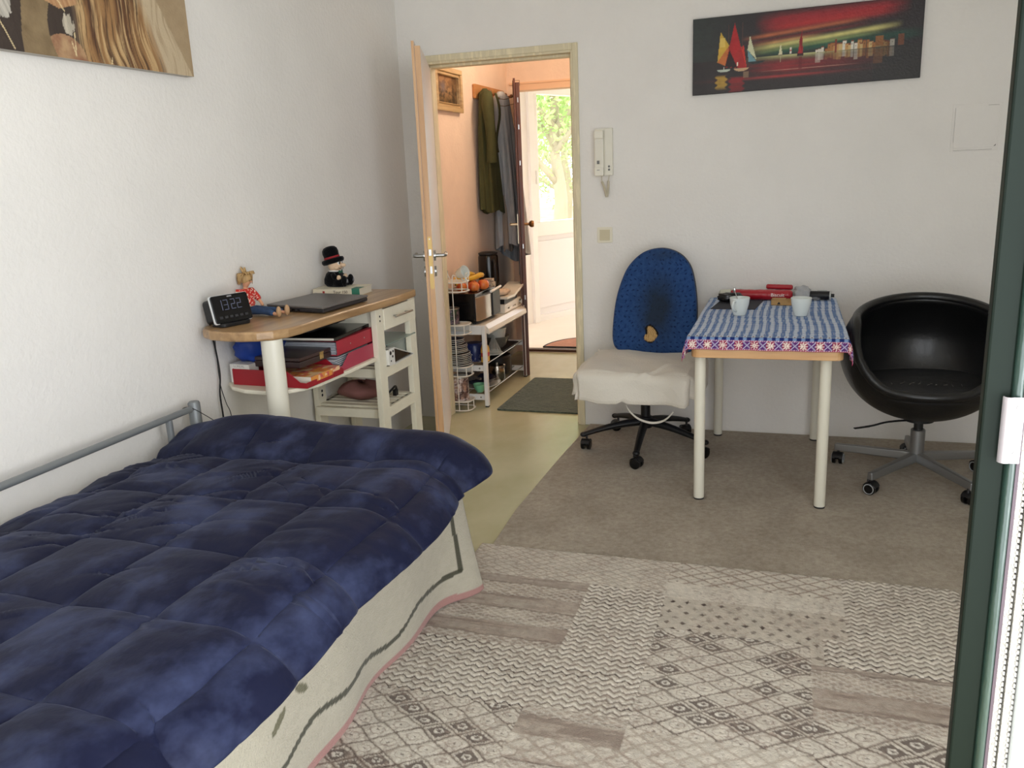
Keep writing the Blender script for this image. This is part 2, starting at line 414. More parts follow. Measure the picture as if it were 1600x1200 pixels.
for z in (.55, .9, 1.45, 1.68, 1.85):
    obj('edge_fitting', MB().box(LL2-.012, LL2-.0105, .011, .017, z, z+.03, LM2), M_chrome, leaf2)
# over-door hook belongs on top of that door
oh = MB(); 
oh.tube([b(.66, -.016, 1.9), b(.66, -.016, 2.004), b(.66, .03, 2.004), b(.66, .03, 1.97)], .0025, 6)
for dz_ in (0, .045): oh.tube([b(.66, -.016, 1.9-dz_), b(.60, -.075, 1.892-dz_), b(.56, -.11, 1.9-dz_)], .0025, 6)
oh.ell(b(.555, -.115, 1.905), .009, .009, .009)
oh.ell(b(.555, -.115, 1.86), .009, .009, .009)
obj('over_door_hook', oh, mat('dull_wire', C(120, 96, 74), .4, .6), None, smooth=True, label='thin wire hook hanging over the top of the dark brown door', cat='hook')

# ---- door 3 : green balcony door standing open at the right
d3 = thing('door_3', None, None, (2.32, -3.3, 0), kind='structure')
M_green = mat('dark_green_paint', C(14, 27, 19), .5, spec=.25, noise=.12, nscale=3)
M_greengl = mat('glossy_green_edge', C(44, 66, 58), .3, coat=.5, spec=.7, bump=.5, bscale=40, stretch=(1, 1, .25))
yy = -3.3; xg = 2.306
obj('stile', MB().box(xg, xg+.032, yy, yy+.022, 0, 2.32), M_green, d3, bevel=.003)
pr = [(xg+.0375-.0065*cos(t), yy+.001-.008*sin(t)) for t in np.linspace(0, pi, 10)]+[(xg+.044, yy+.03), (xg+.031, yy+.03)]
obj('rounded_edge', MB().prism(pr, 0, 2.32), M_greengl, d3, smooth=True)
obj('edge_strip', MB().box(xg+.0442, xg+.0482, yy-.002, yy+.03, 0, 2.32), mat('mauve_grey_strip', C(96, 82, 90), .4), d3)
M_seal = mat('pale_brush_seal', C(196, 192, 184), .8, bump=.8, bscale=160)
for (x0, x1) in ((.0487, .0580), (.0607, .0722)):
    sm_ = MB().box(xg+x0, xg+x1-.003, yy, yy+.03, 0, 2.32)
    for z in np.arange(.5, 1.6, .0085): sm_.box(xg+x1-.0032, xg+x1-.0004, yy-.001, yy+.03, z, z+.005)
    obj('brush_seal', sm_, M_seal, d3)
obj('seal_groove', MB().box(xg+.0484, xg+.0735, yy+.012, yy+.03, 0, 2.32), mat('groove_dark', C(60, 50, 56), .6), d3)
obj('outer_stile', MB().box(xg+.0737, xg+.14, yy, yy+.05, 0, 2.32).box(xg+.14, 3.28, yy, yy+.05, 0, .18).box(xg+.14, 3.28, yy, yy+.05, 2.2, 2.32).box(3.20, 3.28, yy, yy+.05, .18, 2.2), mat('grey_profile', C(170, 172, 170), .4), d3, bevel=.003)
obj('door_pane', MB().box(xg+.14, 3.20, yy+.025, yy+.031, .18, 2.2), MATS['clear_glass'], d3)
# strike plate with a curled lip and two screws
pz0, pz1 = 1.003, 1.090
lip = [(xg+.0275-.0055*cos(t), yy-.006-.0065*sin(t)) for t in np.linspace(0, pi*.75, 8)]+[(xg+.033, yy-.0105), (xg+.0445, yy-.0105), (xg+.0445, yy-.0125), (xg+.033, yy-.0128)]+[(xg+.0275-.0075*cos(t), yy-.006-.0088*sin(t)) for t in np.linspace(pi*.66, 0, 8)]
pl_ = obj('strike_plate', MB().prism(lip, pz0, pz1), mat('satin_plate', C(206, 198, 202), .35, .4), d3, smooth=True, bevel=.0006)
for z in (pz0+.013, pz1-.013):
    obj('screw', MB().lathe([(0, .0010), (.0032, .0008), (.004, 0)], (xg+.0385, yy-.0125, z), 14, Matrix.Rotation(pi/2, 3, 'X')), M_chrome, pl_)

# painted-over hatch, switch, intercom
hz = MB().box(2.757, 2.956, -.004, 0, 1.408, 1.616).box(2.768, 2.946, -.007, -.004, 1.422, 1.606)
ht = obj('wall_hatch', hz, M_wall, None, bevel=.0015, label='square white painted-over hatch flush in the wall above the black tub chair', cat='hatch')
obj('chipped_corner', MB().prism([(2.934, 1.426), (2.942, 1.428), (2.944, 1.436)], -.0075, -.0069, 'y'), M_black, ht)
for bx_ in ((2.767, 2.7677, -.0074, -.0069, 1.45, 1.6), (2.9, 2.944, -.0074, -.0069, 1.6055, 1.6067), (2.77, 2.93, -.0045, -.0039, 1.4125, 1.4137)): obj('seam', MB().box(*bx_), mat('dusty_seam', C(128, 122, 112), .9), ht)
sw = thing('light_switch', 'square cream light switch on the wall beside the door frame', 'light switch', (1.132, 0, 1.0185))
obj('switch_frame', MB().prism(rrect(1.091, 1.173, 1.018, 1.100, .006), -.009, 0, 'y'), mat('cream_plastic', C(232, 226, 206), .4), sw, bevel=.002)
obj('rocker', MB().prism(rrect(1.105, 1.160, 1.031, 1.087, .002), -.013, -.009, 'y'), mat('beige_rocker', C(206, 196, 166), .4), sw, bevel=.0015)
ic = thing('intercom_handset', 'white wall intercom with handset and coiled cord beside the door', 'intercom', (1.134, 0, 1.36))
M_ic = mat('intercom_plastic', C(232, 228, 214), .4)
obj('body', MB().box(1.09, 1.182, -.028, 0, 1.366, 1.602).box(1.143, 1.183, -.034, -.02, 1.366, 1.60), M_ic, ic, bevel=.003)
obj('handset', MB().box(1.09, 1.139, -.045, -.022, 1.364, 1.592).box(1.09, 1.139, -.052, -.03, 1.55, 1.592).box(1.09, 1.139, -.052, -.03, 1.364, 1.41), M_ic, ic, bevel=.006, bseg=3)
for z in (1.395, 1.411): obj('button', MB().lathe([(0, .003), (.005, .003), (.006, 0)], (1.165, -.034, z), 14, Matrix.Rotation(pi/2, 3, 'X')), mat('grey_button', C(120, 120, 116), .5), ic)
obj('badge', MB().box(1.106, 1.119, -.0532, -.0518, 1.425, 1.442), MATS['grey_button'], ic)
obj('maker_mark', MB().box(1.105, 1.119, -.0532, -.0518, 1.393, 1.396), MATS['grey_button'], ic)
cpath = smoothpath([(1.125, -.03, 1.366), (1.127, -.03, 1.335), (1.14, -.028, 1.30), (1.147, -.025, 1.262), (1.152, -.025, 1.262), (1.158, -.028, 1.30), (1.160, -.03, 1.335), (1.165, -.03, 1.366)], 14)
coil = []; L_ = len(cpath)
for i in range(L_*8):
    t = i/8; k = min(int(t), L_-2); p = cpath[k].lerp(cpath[k+1], t-k) if k < L_-1 else cpath[-1]
    tt = (t/L_); rr = .0055 if .14 < tt < .86 else .0008
    coil.append(p+Vector((cos(i*.8)*rr, sin(i*.8)*rr, 0)))
obj('coiled_cord', MB().tube(coil, .0016, 5), mat('cord_beige', C(206, 198, 176), .5), ic, smooth=True)

# ================================================================== carpets
M_carpet = mat('grey_brown_carpet', C(150, 138, 122), .97, col2=C(178, 168, 152), nscale=55, bump=.5, bscale=220, sheen=.2, spec=.1, thresh=(.3, .7))
nt = M_carpet.node_tree
_n = nt.nodes.new('ShaderNodeTexNoise'); _n.inputs['Scale'].default_value = 3; _n.inputs['Detail'].default_value = 6
_r = nt.nodes.new('ShaderNodeValToRGB'); _r.color_ramp.elements[0].position = .36; _r.color_ramp.elements[0].color = (.82, .8, .78, 1); _r.color_ramp.elements[1].position = .6
_m = nt.nodes.new('ShaderNodeMix'); _m.data_type = 'RGBA'; _m.blend_type = 'MULTIPLY'; _m.inputs[0].default_value = 1
_b = nt.nodes['Principled BSDF']; _l = _b.inputs['Base Color'].links[0].from_socket
nt.links.new(_n.outputs['Fac'], _r.inputs['Fac']); nt.links.new(_l, _m.inputs[6]); nt.links.new(_r.outputs[0], _m.inputs[7]); nt.links.new(_m.outputs[2], _b.inputs['Base Color'])
_tc = [n for n in nt.nodes if n.type == 'TEX_COORD'][0]; nt.links.new(_tc.outputs['Object'], _n.inputs['Vector'])
obj('carpet', MB().prism([(1.02, -1.70), (1.0, -1.3), (1.012, -.6), (1.035, -.012), (XR-.003, -.012), (XR-.003, -1.70)], 0.0005, .009), M_carpet, None, bevel=.002,
    label='plain grey-brown carpet under the dining table and chairs', cat='carpet')
# small dark crumbs are part of the carpet pattern: left to its noise

def rug_col(x, y):
    n = len(x)
    base = np.tile(CN(188, 179, 165), (n, 1)); dk = CN(88, 74, 68); lt = CN(214, 207, 194); br = CN(148, 132, 120); mid = CN(170, 157, 144)
    f1 = fbm(x*60, y*60, 3, 3); f2 = fbm(x*9, y*9, 9, 4); fx = fbm(x*8, y*70, 5, 3)
    c = mixc(base, mid, (f2-.35)*1.6)
    wx = x+(vnoise(x*25, y*25, 31)-.5)*.010; wy = y+(vnoise(x*25+7, y*25+3, 37)-.5)*.010
    inr = lambda x0, x1, y0, y1: (x >= x0) & (x < x1) & (y <= y0) & (y > y1)
    def put(m, cc): c[m] = cc[m]
    # brown striped planks
    def planks(m, per):
        ph = (wy/per) % 1; t = .55+.5*(vnoise(np.floor(wy/per)*3.3+.5, x*0+2.5, 41)-.5)+(fx-.5)*.9
        cc = mixc(mixc(c, br, t), dk, ((ph < .1)*.55+(fx > .62)*.4)*(f1*1.3))
        la = np.abs(((wx/.035) % 1)-.5)+np.abs(((wy/.02) % 1)-.5)
        cc = mixc(cc, lt, ((np.abs(la-.5) < .16)*((np.floor(wy/per) % 2) == 0))*.45)
        put(m, cc)
    def zig(m, amp=.0075, per=.036, pit=.0245):
        z = np.abs(((wx/per) % 1)-.5)*4-1
        row = (y+amp*z)/pit; fr_ = row % 1; k = np.floor(row)
        st = vnoise(k*7.7+.5, x*4.5, 51)
        w = (np.abs(fr_-.5) < .17)*(.42+1.0*np.clip((st-.45)*3.2, 0, 1))*(.55+.8*f1)
        cc = mixc(mixc(c, base, .6), lt, (np.abs(fr_-.82) < .16)*.85)
        cc = mixc(cc, br*.8, np.clip((np.abs(fr_-.5) < .2)*.6, 0, 1)); cc = mixc(cc, dk*.75, w)
        put(m, cc)
    def diam(m, per=.105, pery=.07, dark=.3):
        u = wx/per+wy/pery; v = wx/per-wy/pery
        fu = u % 1; fv = v % 1; cell = vnoise(np.floor(u)*5.1+.5, np.floor(v)*3.7+.5, 61)
        du = np.abs(fu-.5); dv = np.abs(fv-.5); d = np.maximum(du, dv)
        rr = np.sqrt(((fu-.5)**2+(fv-.5)**2))
        cc = mixc(c, lt, (d < .40)*.55)
        cc = mixc(cc, dk, (d > .445)*(.35+.8*f1)*np.clip(.4+cell, 0, 1))
        cc = mixc(cc, dk, ((d < .36) & (cell > .64))*.85)
        cc = mixc(cc, lt, ((rr < .17) & (rr > .1) & (cell > .64))*.9)
        cc = mixc(cc, dk, ((rr < .07) & (cell <= .64))*.75)
        cc = mixc(cc, br, ((rr > .25) & (rr < .31) & (cell <= .64))*.6*f1*2)
        cc = mixc(cc, dk, (f1 > .66)*.35*dark*3)
        put(m, cc)
    def faint(m, per=.06, pery=.032, s=.35):
        u = wx/per+wy/pery; v = wx/per-wy/pery; d = np.maximum(np.abs(u % 1-.5), np.abs(v % 1-.5))
        rr = np.sqrt((u % 1-.5)**2+(v % 1-.5)**2)
        cc = mixc(c, br, (d > .42)*s*1.5*f1*1.6); cc = mixc(cc, lt, (d < .36)*.4); cc = mixc(cc, dk, (rr < .1)*s*1.6*f1)
        put(m, cc)
    def dots(m):
        row = np.floor(y/.034); u = (wx/.052+.5*(row % 2)) % 1; v = (wy/.034) % 1
        st = vnoise(row*3.1+.5, x*6, 71)
        cc = mixc(mixc(c, base, .5), dk*.9, ((np.abs(u-.5)/.22+np.abs(v-.5)/.34) < 1)*np.clip((st-.1)*1.6, .3, 1))
        put(m, cc)
    T = np.ones(n, bool)
    planks(T & (y < -2.9), .09)
    faint(inr(.9, 1.71, -1.66, -1.90)); faint(inr(1.71, 2.27, -1.66, -1.83), .085, .055, .8)
    planks(inr(.9, 1.46, -1.90, -2.33), .085)
    zig(inr(1.46, 1.715, -1.90, -2.60)); zig(inr(.9, 1.46, -2.33, -2.62))
    put(inr(1.71, 2.27, -1.83, -1.93), mixc(c, lt, .55+0*x))
    dots(inr(1.715, 2.27, -1.93, -2.13)); dots(inr(2.16, 2.27, -2.1, -2.23))
    zig(inr(2.27, 2.7, -1.66, -2.225)); zig(inr(2.20, 2.27, -2.08, -2.225))
    diam(inr(1.715, 2.165, -2.13, -2.63)); diam(inr(.9, 1.44, -2.62, -3.3))
    planks(inr(1.44, 1.715, -2.60, -2.72), .11); faint(inr(1.44, 1.9, -2.72, -2.9), .08, .06, .25)
    planks(inr(1.44, 1.9, -2.80, -3.3), .06)
    planks(inr(2.165, 2.7, -2.225, -2.48), .09); faint(inr(1.715, 2.165, -2.63, -3.0), .07, .05, .25)
    diam(inr(2.165, 2.7, -2.48, -3.3), .12, .08, .2)
    f9 = fbm(x*110, y*150, 77, 2); c = mixc(c, br, np.clip((f9-.60)*5, 0, .5)*(f2 > .42)); c = c*(.80+.36*f1)[:, None]
    return c
rx0, rx1, ry0, ry1 = .985, 2.625, -1.672, -3.25; st = .0036
nu = int((rx1-rx0)/st); nv = int((ry0-ry1)/st)
X, Y = np.meshgrid(np.linspace(rx0, rx1, nu), np.linspace(ry0, ry1, nv), indexing='ij'); X = X.ravel(); Y = Y.ravel()
cc_ = rug_col(X, Y)
lum = cc_.mean(1); Z = .0105+.0022*(vnoise(X*220, Y*220, 5)-.5)+.004*(lum-.45)+.0018*fbm(X*3, Y*3, 8)
rr_ = .035; qx = np.maximum(X-(rx1-rr_), 0); qy = np.maximum(Y-(ry0-rr_), 0); qd = np.sqrt(qx**2+qy**2); k_ = np.where((qd > rr_) & (qx > 0) & (qy > 0), rr_/np.maximum(qd, 1e-6), 1)
Xr = np.where(k_ < 1, rx1-rr_+qx*k_, X); Yr = np.where(k_ < 1, ry0-rr_+qy*k_, Y)
# slightly skewed outline: the far edge runs a touch askew
painted('patchwork_rug', np.stack([Xr, Yr, Z], 1), cc_, nu, nv, mat('rug_pile', (1, 1, 1, 1), .96, attr=True, spec=.1, sheen=.15, bump=.35, bscale=260), None, solid=.009, smooth='full',
        label='cream and taupe patchwork rug with zigzag and diamond patterns on the floor by the bed', cat='rug')
M_mat = mat('dark_green_grey_mat', C(62, 72, 62), .95, col2=C(98, 108, 94), nscale=60, bump=.9, bscale=90, stretch=(.6, 1.6, 1), sheen=.2)
hm_ = MB().prism(rrect(.405, .93, .19, 1.02, .012), .001, .010)
obj('hall_mat', hm_, M_mat, None, bevel=.003, label='dark grey-green rectangular mat on the hall floor', cat='mat')
dm = thing('door_mat', 'rounded reddish-brown door mat beyond the far doorway', 'mat', (.5, 2.06, .004))
obj('mat_pile', MB().prism([(.19, 2.06), (.81, 2.06)]+[(.5+.31*cos(t), 2.06+.40*sin(t)) for t in np.linspace(0.05, pi-.05, 24)], .005, .016), mat('red_brown_mat', C(166, 112, 92), .95, col2=C(196, 146, 124), nscale=30, stretch=(1, 8, 1), bump=.4, bscale=60), dm)
obj('mat_border', MB().tube([(.175, 2.052, .012)]+[(.5+.32*cos(t), 2.06+.41*sin(t), .012) for t in np.linspace(pi, 0, 30)]+[(.825, 2.052, .012)], .007, 6, closed=True), M_rubber, dm)

# ================================================================== bed
bed = thing('metal_bed', 'grey tubular metal bed frame along the left wall', 'bed', (.6, -3.05, 0))
M_grey = mat('grey_bed_metal', C(128, 132, 134), .42, .25)
BX0, BX1, BY0, BY1 = .075, .985, -4.12, -2.08
for (x, y, z1) in ((BX0, BY1, .655), (BX0, BY0, .655), (BX1, BY1, .40), (BX1, BY0, .40)):
    obj('post', MB().lathe([(0, 0), (.02, 0), (.021, .002), (.021, z1-.006), (.017, z1), (0, z1)], (x, y, 0), 20), M_grey, bed, smooth=True)
obj('back_rail', MB().tube([(BX0, BY0, .632), (BX0, BY1, .632)], .0115, 14), M_grey, bed, smooth=True)
for y in (-2.215, -2.95, -3.6): obj('rail_upright', MB().tube([(BX0, y, .30), (BX0, y, .625)], .0115, 14), M_grey, bed, smooth=True)
for xb in (BX0, BX1): obj('side_rail', MB().box(xb-.012, xb+.012, BY0, BY1, .27, .33), M_grey, bed, bevel=.003)
for yb in (BY0, BY1): obj('end_rail', MB().box(BX0, BX1, yb-.012, yb+.012, .27, .33), M_grey, bed, bevel=.003)
obj('bed_slats', MB().box(BX0+.01, BX1-.01, BY0+.02, BY1-.02, .315, .33), M_beech, bed)
mt = MB().prism(rrect(BX0+.03, BX1-.03, BY0+.03, BY1-.03, .06), .332, .484)
obj('mattress', mt, mat('mattress_ticking', C(214, 210, 202), .9), None, bevel=.02, bseg=3, label='mattress on the metal bed hidden under the blue comforter', cat='mattress')

# pale wool cover hanging down the side of the bed
def hemz(y):
    t = -y-2.03
    return .013+.012*np.exp(-((t-.16)/.09)**2)+.003*np.sin(t*9)
def cover_pt(s, t):
    """s: along (0 far corner -> 2.1), t: 0 top..1 hem"""
    y = -2.03-s
    zt = .50; zb = hemz(y); z = zt+(zb-zt)*t
    fold = .012*np.sin(s*7.5+.6)+.008*np.sin(s*17+1)
    x = 1.045-.030*t+fold*(t**1.4)+.085*np.exp(-(s/.10)**2)*t**1.3
    return x, y, z
nu, nv = 470, 96
S, T_ = np.meshgrid(np.linspace(0, 2.1, nu), np.linspace(0, 1, nv), indexing='ij'); S = S.ravel(); T_ = T_.ravel()
x, y, z = cover_pt(S, T_); y = y+.02*T_*np.exp(-(S/.1)**2)
c = np.tile(CN(182, 176, 160), (len(S), 1)); nz = fbm(S*50, T_*40, 21, 3); c = mixc(c, CN(170, 164, 148), nz*.9)
dist = z-hemz(y)
line = .088+.030*np.clip(S/1.0, 0, 1)+.012*np.sin(S*9)+.010*np.sin(S*21+1)
wob = np.abs(dist-line-(nz-.5)*.004)
c = mixc(c, CN(62, 62, 50), (wob < .0085)*(S > .075)*.92)
xv = np.abs(S-.08-.02*(dist-.2)); c = mixc(c, CN(62, 62, 50), (xv < .009)*(dist > .1)*(dist < .31)*.92)
for (cy, cz, a, L1) in ((-3.10, .24, .5, .035), (-3.0, .26, -.6, .03), (-3.36, .2, -.3, .05)):
    dy = (y-cy)*cos(a)+(z-cz)*sin(a); dz_ = -(y-cy)*sin(a)+(z-cz)*cos(a)
    c = mixc(c, CN(88, 86, 62), ((dy/L1)**2+(dz_/.011)**2 < 1)*.85)
c = mixc(c, CN(168, 128, 122), (dist < .026)*1.0)
painted('bed_cover', np.stack([x, y, z], 1), c, nu, nv, mat('wool_cover', (1, 1, 1, 1), .95, attr=True, bump=.5, bscale=180, sheen=.2, spec=.1), None, solid=.006, smooth='full',
        label='pale wool bed cover with a dark line and pink hem along the bed side', cat='blanket')

# ---- navy velvet comforter
sx_ = [.20, .43, .665, .888, 1.10]; sy_ = [-2.36, -2.66, -2.965, -3.255, -3.54, -3.83]
def comf(u, v):
    """u: across arc 0..1 (wall side -> hanging edge), v: y"""
    L1 = 1.095; s = u*(L1-.10*np.exp(-((-2.03-v)/.07)**2))
    # cross-section path: rises from wall side, flat, then over the edge
    x = .10+s; z = np.full_like(x, .530)
    z = z-.035*np.clip((.28-x)/.18, 0, 1)**1.6
    # edge roll-off starting at x=1.02
    x0 = 1.03; over = np.clip(x-x0, 0, None); R = .15; th = np.clip(over/R, 0, 1.28)
    xe = x0+R*np.sin(th)+np.clip(over/R-1.28, 0, None)*R*cos(1.28)*.7; ze = z-R*(1-np.cos(th))-np.clip(over/R-1.28, 0, None)*R*sin(1.28)
    x = np.where(over > 0, xe, x); z = np.where(over > 0, ze, z)
    # noise-warped seams
    xs = .10+s+.012*(fbm(s*3, v*3, 81)-.5)*2; ys = v+.016*(fbm(s*3+5, v*3, 83)-.5)*2
    dx = np.min([np.abs(xs-a) for a in sx_], 0); dy = np.min([np.abs(ys-a) for a in sy_], 0)
    near_fold = np.clip((v+2.30)/.1, 0, 1)
    puff = .020*(1-np.exp(-dx/.025))*(1-np.exp(-dy/.028))
    puff = puff*(1-near_fold*.8)
    wr = np.abs(fbm((s+v*.35)*7, v*11+s*1.5, 91, 4)-.5)
    wr2 = fbm(s*4, v*22+np.sin(s*5), 97, 3)-.5
    wr3 = np.abs(fbm(s*2.2+v*1.6+3, v*9-s*3, 93, 3)-.5)
    lw = fbm(s*2.0+v*1.3+3, v*16-s*5, 93, 3)-.5
    d = puff+.016*lw*np.clip(vnoise(s*2.6+1, v*2.2, 5)*2-.5, 0, 1)
    wrn = np.random.RandomState(23)
    for k in range(95):
        s0 = wrn.rand()*1.05; v0 = -2.3-wrn.rand()*1.6; ag = (wrn.rand()-.5)*1.0+(.5 if s0 < .6 else -.25); Lk = .05+.13*wrn.rand(); wk = .005+.006*wrn.rand(); hk = (.003+.0045*wrn.rand())*(1 if wrn.rand() < .6 else -1)
        du = (s-s0)*cos(ag)+(v-v0)*sin(ag); dw = -(s-s0)*sin(ag)+(v-v0)*cos(ag)+.15*du*du/Lk
        d = d+hk*np.exp(-(du/Lk)**2-(dw/wk)**2)
    d = d+.010*(fbm(s*2.5, v*2.5, 99)-.5)
    # low hump under the middle and soft sag
    z = z+.012*np.sin((v+2.3)*2.1)*0
    # folded-back roll at the far end
    t = (-2.03-v)            # distance from the far end
    roll = .060*np.exp(-((t-.13)/.10)**2)+.012*np.exp(-((t-.31)/.03)**2)*0
    crease = -.028*np.exp(-((t-.285-.03*np.sin(s*5))/.022)**2)
    bump2 = .020*np.exp(-((s-.30)/.14)**2)*np.exp(-((t-.16)/.12)**2)-.016*np.clip((s-.85)*3, 0, 1)*np.exp(-((t-.1)/.1)**2)
    d = d+roll+crease+bump2
    # far end drops
    drop = np.clip((.06-t)/.06, 0, 1); z = z-.07*drop**2
    nx = np.where(over > 0, np.sin(th), 0); nz_ = np.where(over > 0, np.cos(th), 1)
    # hanging edge wavy; flares at the far corner
    fl = np.exp(-((t-.22)/.20)**2)*np.clip((u-.75)*4, 0, 1)
    x = x+nx*d+.012*np.sin(v*9)*np.clip((u-.8)*5, 0, 1); z = z+nz_*d+fl*.02
    x = np.maximum(x, .098-.0*t)
    yy_ = v-.012*np.sin(s*6)*drop+.05*np.clip((s-.55)*1.4, 0, 1)*(-np.exp(-(t/.25)**2))+.02*np.exp(-((s-.35)/.2)**2)*np.exp(-(t/.3)**2)
    return x, yy_, z
nu, nv = 190, 300
U, V_ = np.meshgrid(np.linspace(0, 1, nu), np.linspace(-2.03, -4.18, nv), indexing='ij'); U = U.ravel(); V_ = V_.ravel()
x, y, z = comf(U, V_)
# left edge: quilt pulls away from wall towards the viewer
M_velvet = mat('navy_velvet', C(18, 22, 47), .6, col2=C(62, 70, 102), nscale=6.5, bump=.45, bscale=16, sheen=.25, spec=.2, thresh=(.47, .78), stretch=(1, .75, 1))
MATS['navy_velvet'].node_tree.nodes['Principled BSDF'].inputs['Sheen Tint'].default_value = C(120, 126, 150)
painted('comforter', np.stack([x, y, z], 1), np.tile(CN(30, 36, 70), (len(U), 1)), nu, nv, M_velvet, None, solid=.028, smooth='full',
        label='dark navy blue quilted velvet comforter spread over the bed', cat='comforter')

# cables
M_cable = mat('black_cable', C(20, 20, 22), .5)
def cable(name, pts, r, label, **k):
    return obj(name, MB().tube(smoothpath(pts, 10), r, 7), M_cable, None, smooth=True, label=label, cat='cable', **k)
cable('power_cable', [(.02, -1.845, .898), (.0075, -1.85, .893), (.0065, -1.85, .855), (.014, -1.848, .80), (.022, -1.85, .70), (.02, -1.862, .62), (.022, -1.862, .53), (.025, -1.87, .40), (.03, -1.86, .2), (.04, -1.8, .02)], .0034, 'thick black cable hanging below the left end of the desk')
cable('thin_cable', [(.018, -1.82, .893), (.006, -1.825, .89), (.005, -1.83, .85), (.010, -1.84, .78), (.014, -1.845, .66), (.018, -1.83, .58), (.02, -1.812, .53), (.022, -1.80, .40), (.03, -1.8, .2), (.05, -1.76, .02)], .0016, 'thin black wire dangling beside the thick cable under the desk')
cable('bed_post_wire', [(.052, -2.16, .612), (.06, -2.115, .64), (.088, -2.10, .633), (.1, -2.06, .60), (.096, -2.01, .565), (.085, -1.975, .545), (.07, -1.95, .46), (.06, -1.94, .2), (.06, -1.93, .01)], .0014, 'thin black wire looped around the bed post')

# ================================================================== desk
dk_ = thing('desk', 'oak-topped counter desk with a rounded end and cream column leg on the left wall', 'desk', (.2, -1.4, 0))
top_poly = [(.013, -1.895), (.045, -1.945), (.10, -1.98), (.17, -1.998), (.24, -2.0), (.30, -1.985), (.345, -1.95), (.375, -1.90), (.385, -1.83), (.386, -1.70), (.395, -1.5), (.412, -1.30), (.424, -1.1), (.412, -.875), (.013, -.875)]
obj('desktop', MB().prism([(p[0], p[1]) for p in top_poly], .855, .89), M_oak, dk_, bevel=.008, bseg=3)
obj('column_leg', MB().lathe([(0, 0), (.055, 0), (.055, .012), (.04, .02), (.0385, .6), (.0385, .855), (0, .855)], (.318, -1.925, 0), 28), M_creammetal, dk_, smooth=True)
sh_poly = [(.003, -1.78), (.06, -1.84), (.14, -1.875), (.235, -1.885), (.31, -1.86), (.355, -1.80), (.38, -1.72), (.388, -1.5), (.391, -1.278), (.003, -1.278)]
obj('lower_shelf', MB().prism(sh_poly, .632, .648), M_cream, dk_, bevel=.004)

tr = thing('kitchen_trolley', 'cream wooden trolley with a drawer and slatted shelves under the right end of the desk', 'trolley', (.2, -1.07, 0))
tx0, tx1 = .03, .385; ty0_, ty1_ = -1.235, -.885
def post(x, y): return MB().box(x-.013, x+.013, y-.035 if True else y, y+.035, 0, .852)
for (x, y) in ((tx1+.0, ty0_), (tx1+.0, ty1_-.02), (tx0, ty0_+.06), (tx0, ty1_+.03)):
    obj('post', MB().box(x-.013, x+.013, y-.034, y+.034, 0, .852), M_cream, tr, bevel=.002)
obj('top_rail', MB().box(tx0+.013, tx1-.013, ty0_-.01, ty0_+.012, .77, .852).box(tx0+.013, tx1-.013, ty1_-.022, ty1_, .77, .852).box(tx0, tx0+.02, ty0_+.09, ty1_-.02, .77, .852), M_cream, tr, bevel=.002)
drw = obj('drawer', MB().box(tx1-.008, tx1+.016, ty0_+.037, ty1_+.012, .752, .846).box(tx0+.03, tx1-.008, ty0_+.05, ty1_-.03, .757, .835), M_cream, tr, bevel=.002)
hd = MB(); hy0, hy1 = -1.135, -.955; hxx = tx1+.016
hd.tube([(hxx+.024, hy0, .803), (hxx+.024, hy1, .803)], .0042, 10)
for yq in (hy0+.03, hy1-.03): hd.tube([(hxx, yq, .803), (hxx+.024, yq, .803)], .0036, 8)
obj('handle', hd, M_chrome, drw, smooth=True)
# slat shelves : one at .39, one at .62 (carrying the box), board at .22
def slat_shelf(z, n=6):
    s = MB()
    s.box(tx1-.013, tx1+.012, ty0_+.03, ty1_-.05, z-.042, z+.006)
    s.box(tx0-.0, tx0+.022, ty0_+.09, ty1_, z-.042, z+.006)
    s.box(tx0+.01, tx1-.01, ty0_+.0, ty0_+.02, z-.04, z-.0); s.box(tx0+.01, tx1-.01, ty1_-.03, ty1_-.01, z-.04, z-.0)
    for i in range(n):
        y_ = ty0_+.03+(ty1_-ty0_-.06)*(i+.5)/n
        s.box(tx0+.002, tx1-.0, y_-.017, y_+.017, z-.004, z+.006)
    return s
obj('slatted_shelf', slat_shelf(.40), M_cream, tr, bevel=.0015)
obj('upper_shelf', slat_shelf(.585), M_cream, tr, bevel=.0015)
obj('bottom_shelf', MB().box(tx0, tx1-.01, ty0_, ty1_, .17, .186).box(tx0+.01, tx1-.012, ty0_-.005, ty0_+.012, .15, .24), M_cream, tr, bevel=.002)
obj('hanging_rail', MB().box(tx0+.01, tx0+.025, ty0_+.09, ty1_, .50, .54), M_cream, tr)
for z in (.80, .82): obj('bolt', MB().lathe([(0, .001), (.0045, .001), (.005, 0)], (tx1+.0135, ty0_, z), 10, Matrix.Rotation(pi/2, 3, 'Y')), M_black, tr)
obj('glass_shelf', MB().box(tx0+.01, tx1+.02, ty0_+.04, ty1_-.01, .684, .689), mat('frosted_glass', C(186, 204, 194), .25, trans=.5), tr, bevel=.001)
obj('rear_post_bolts', MB().lathe([(0, .001), (.006, .001), (.007, 0)], (tx0+.0135, ty0_+.06, .46), 10, Matrix.Rotation(pi/2, 3, 'Y')).lathe([(0, .001), (.006, .001), (.007, 0)], (tx0+.0135, ty0_+.06, .44), 10, Matrix.Rotation(pi/2, 3, 'Y')), M_black, tr)
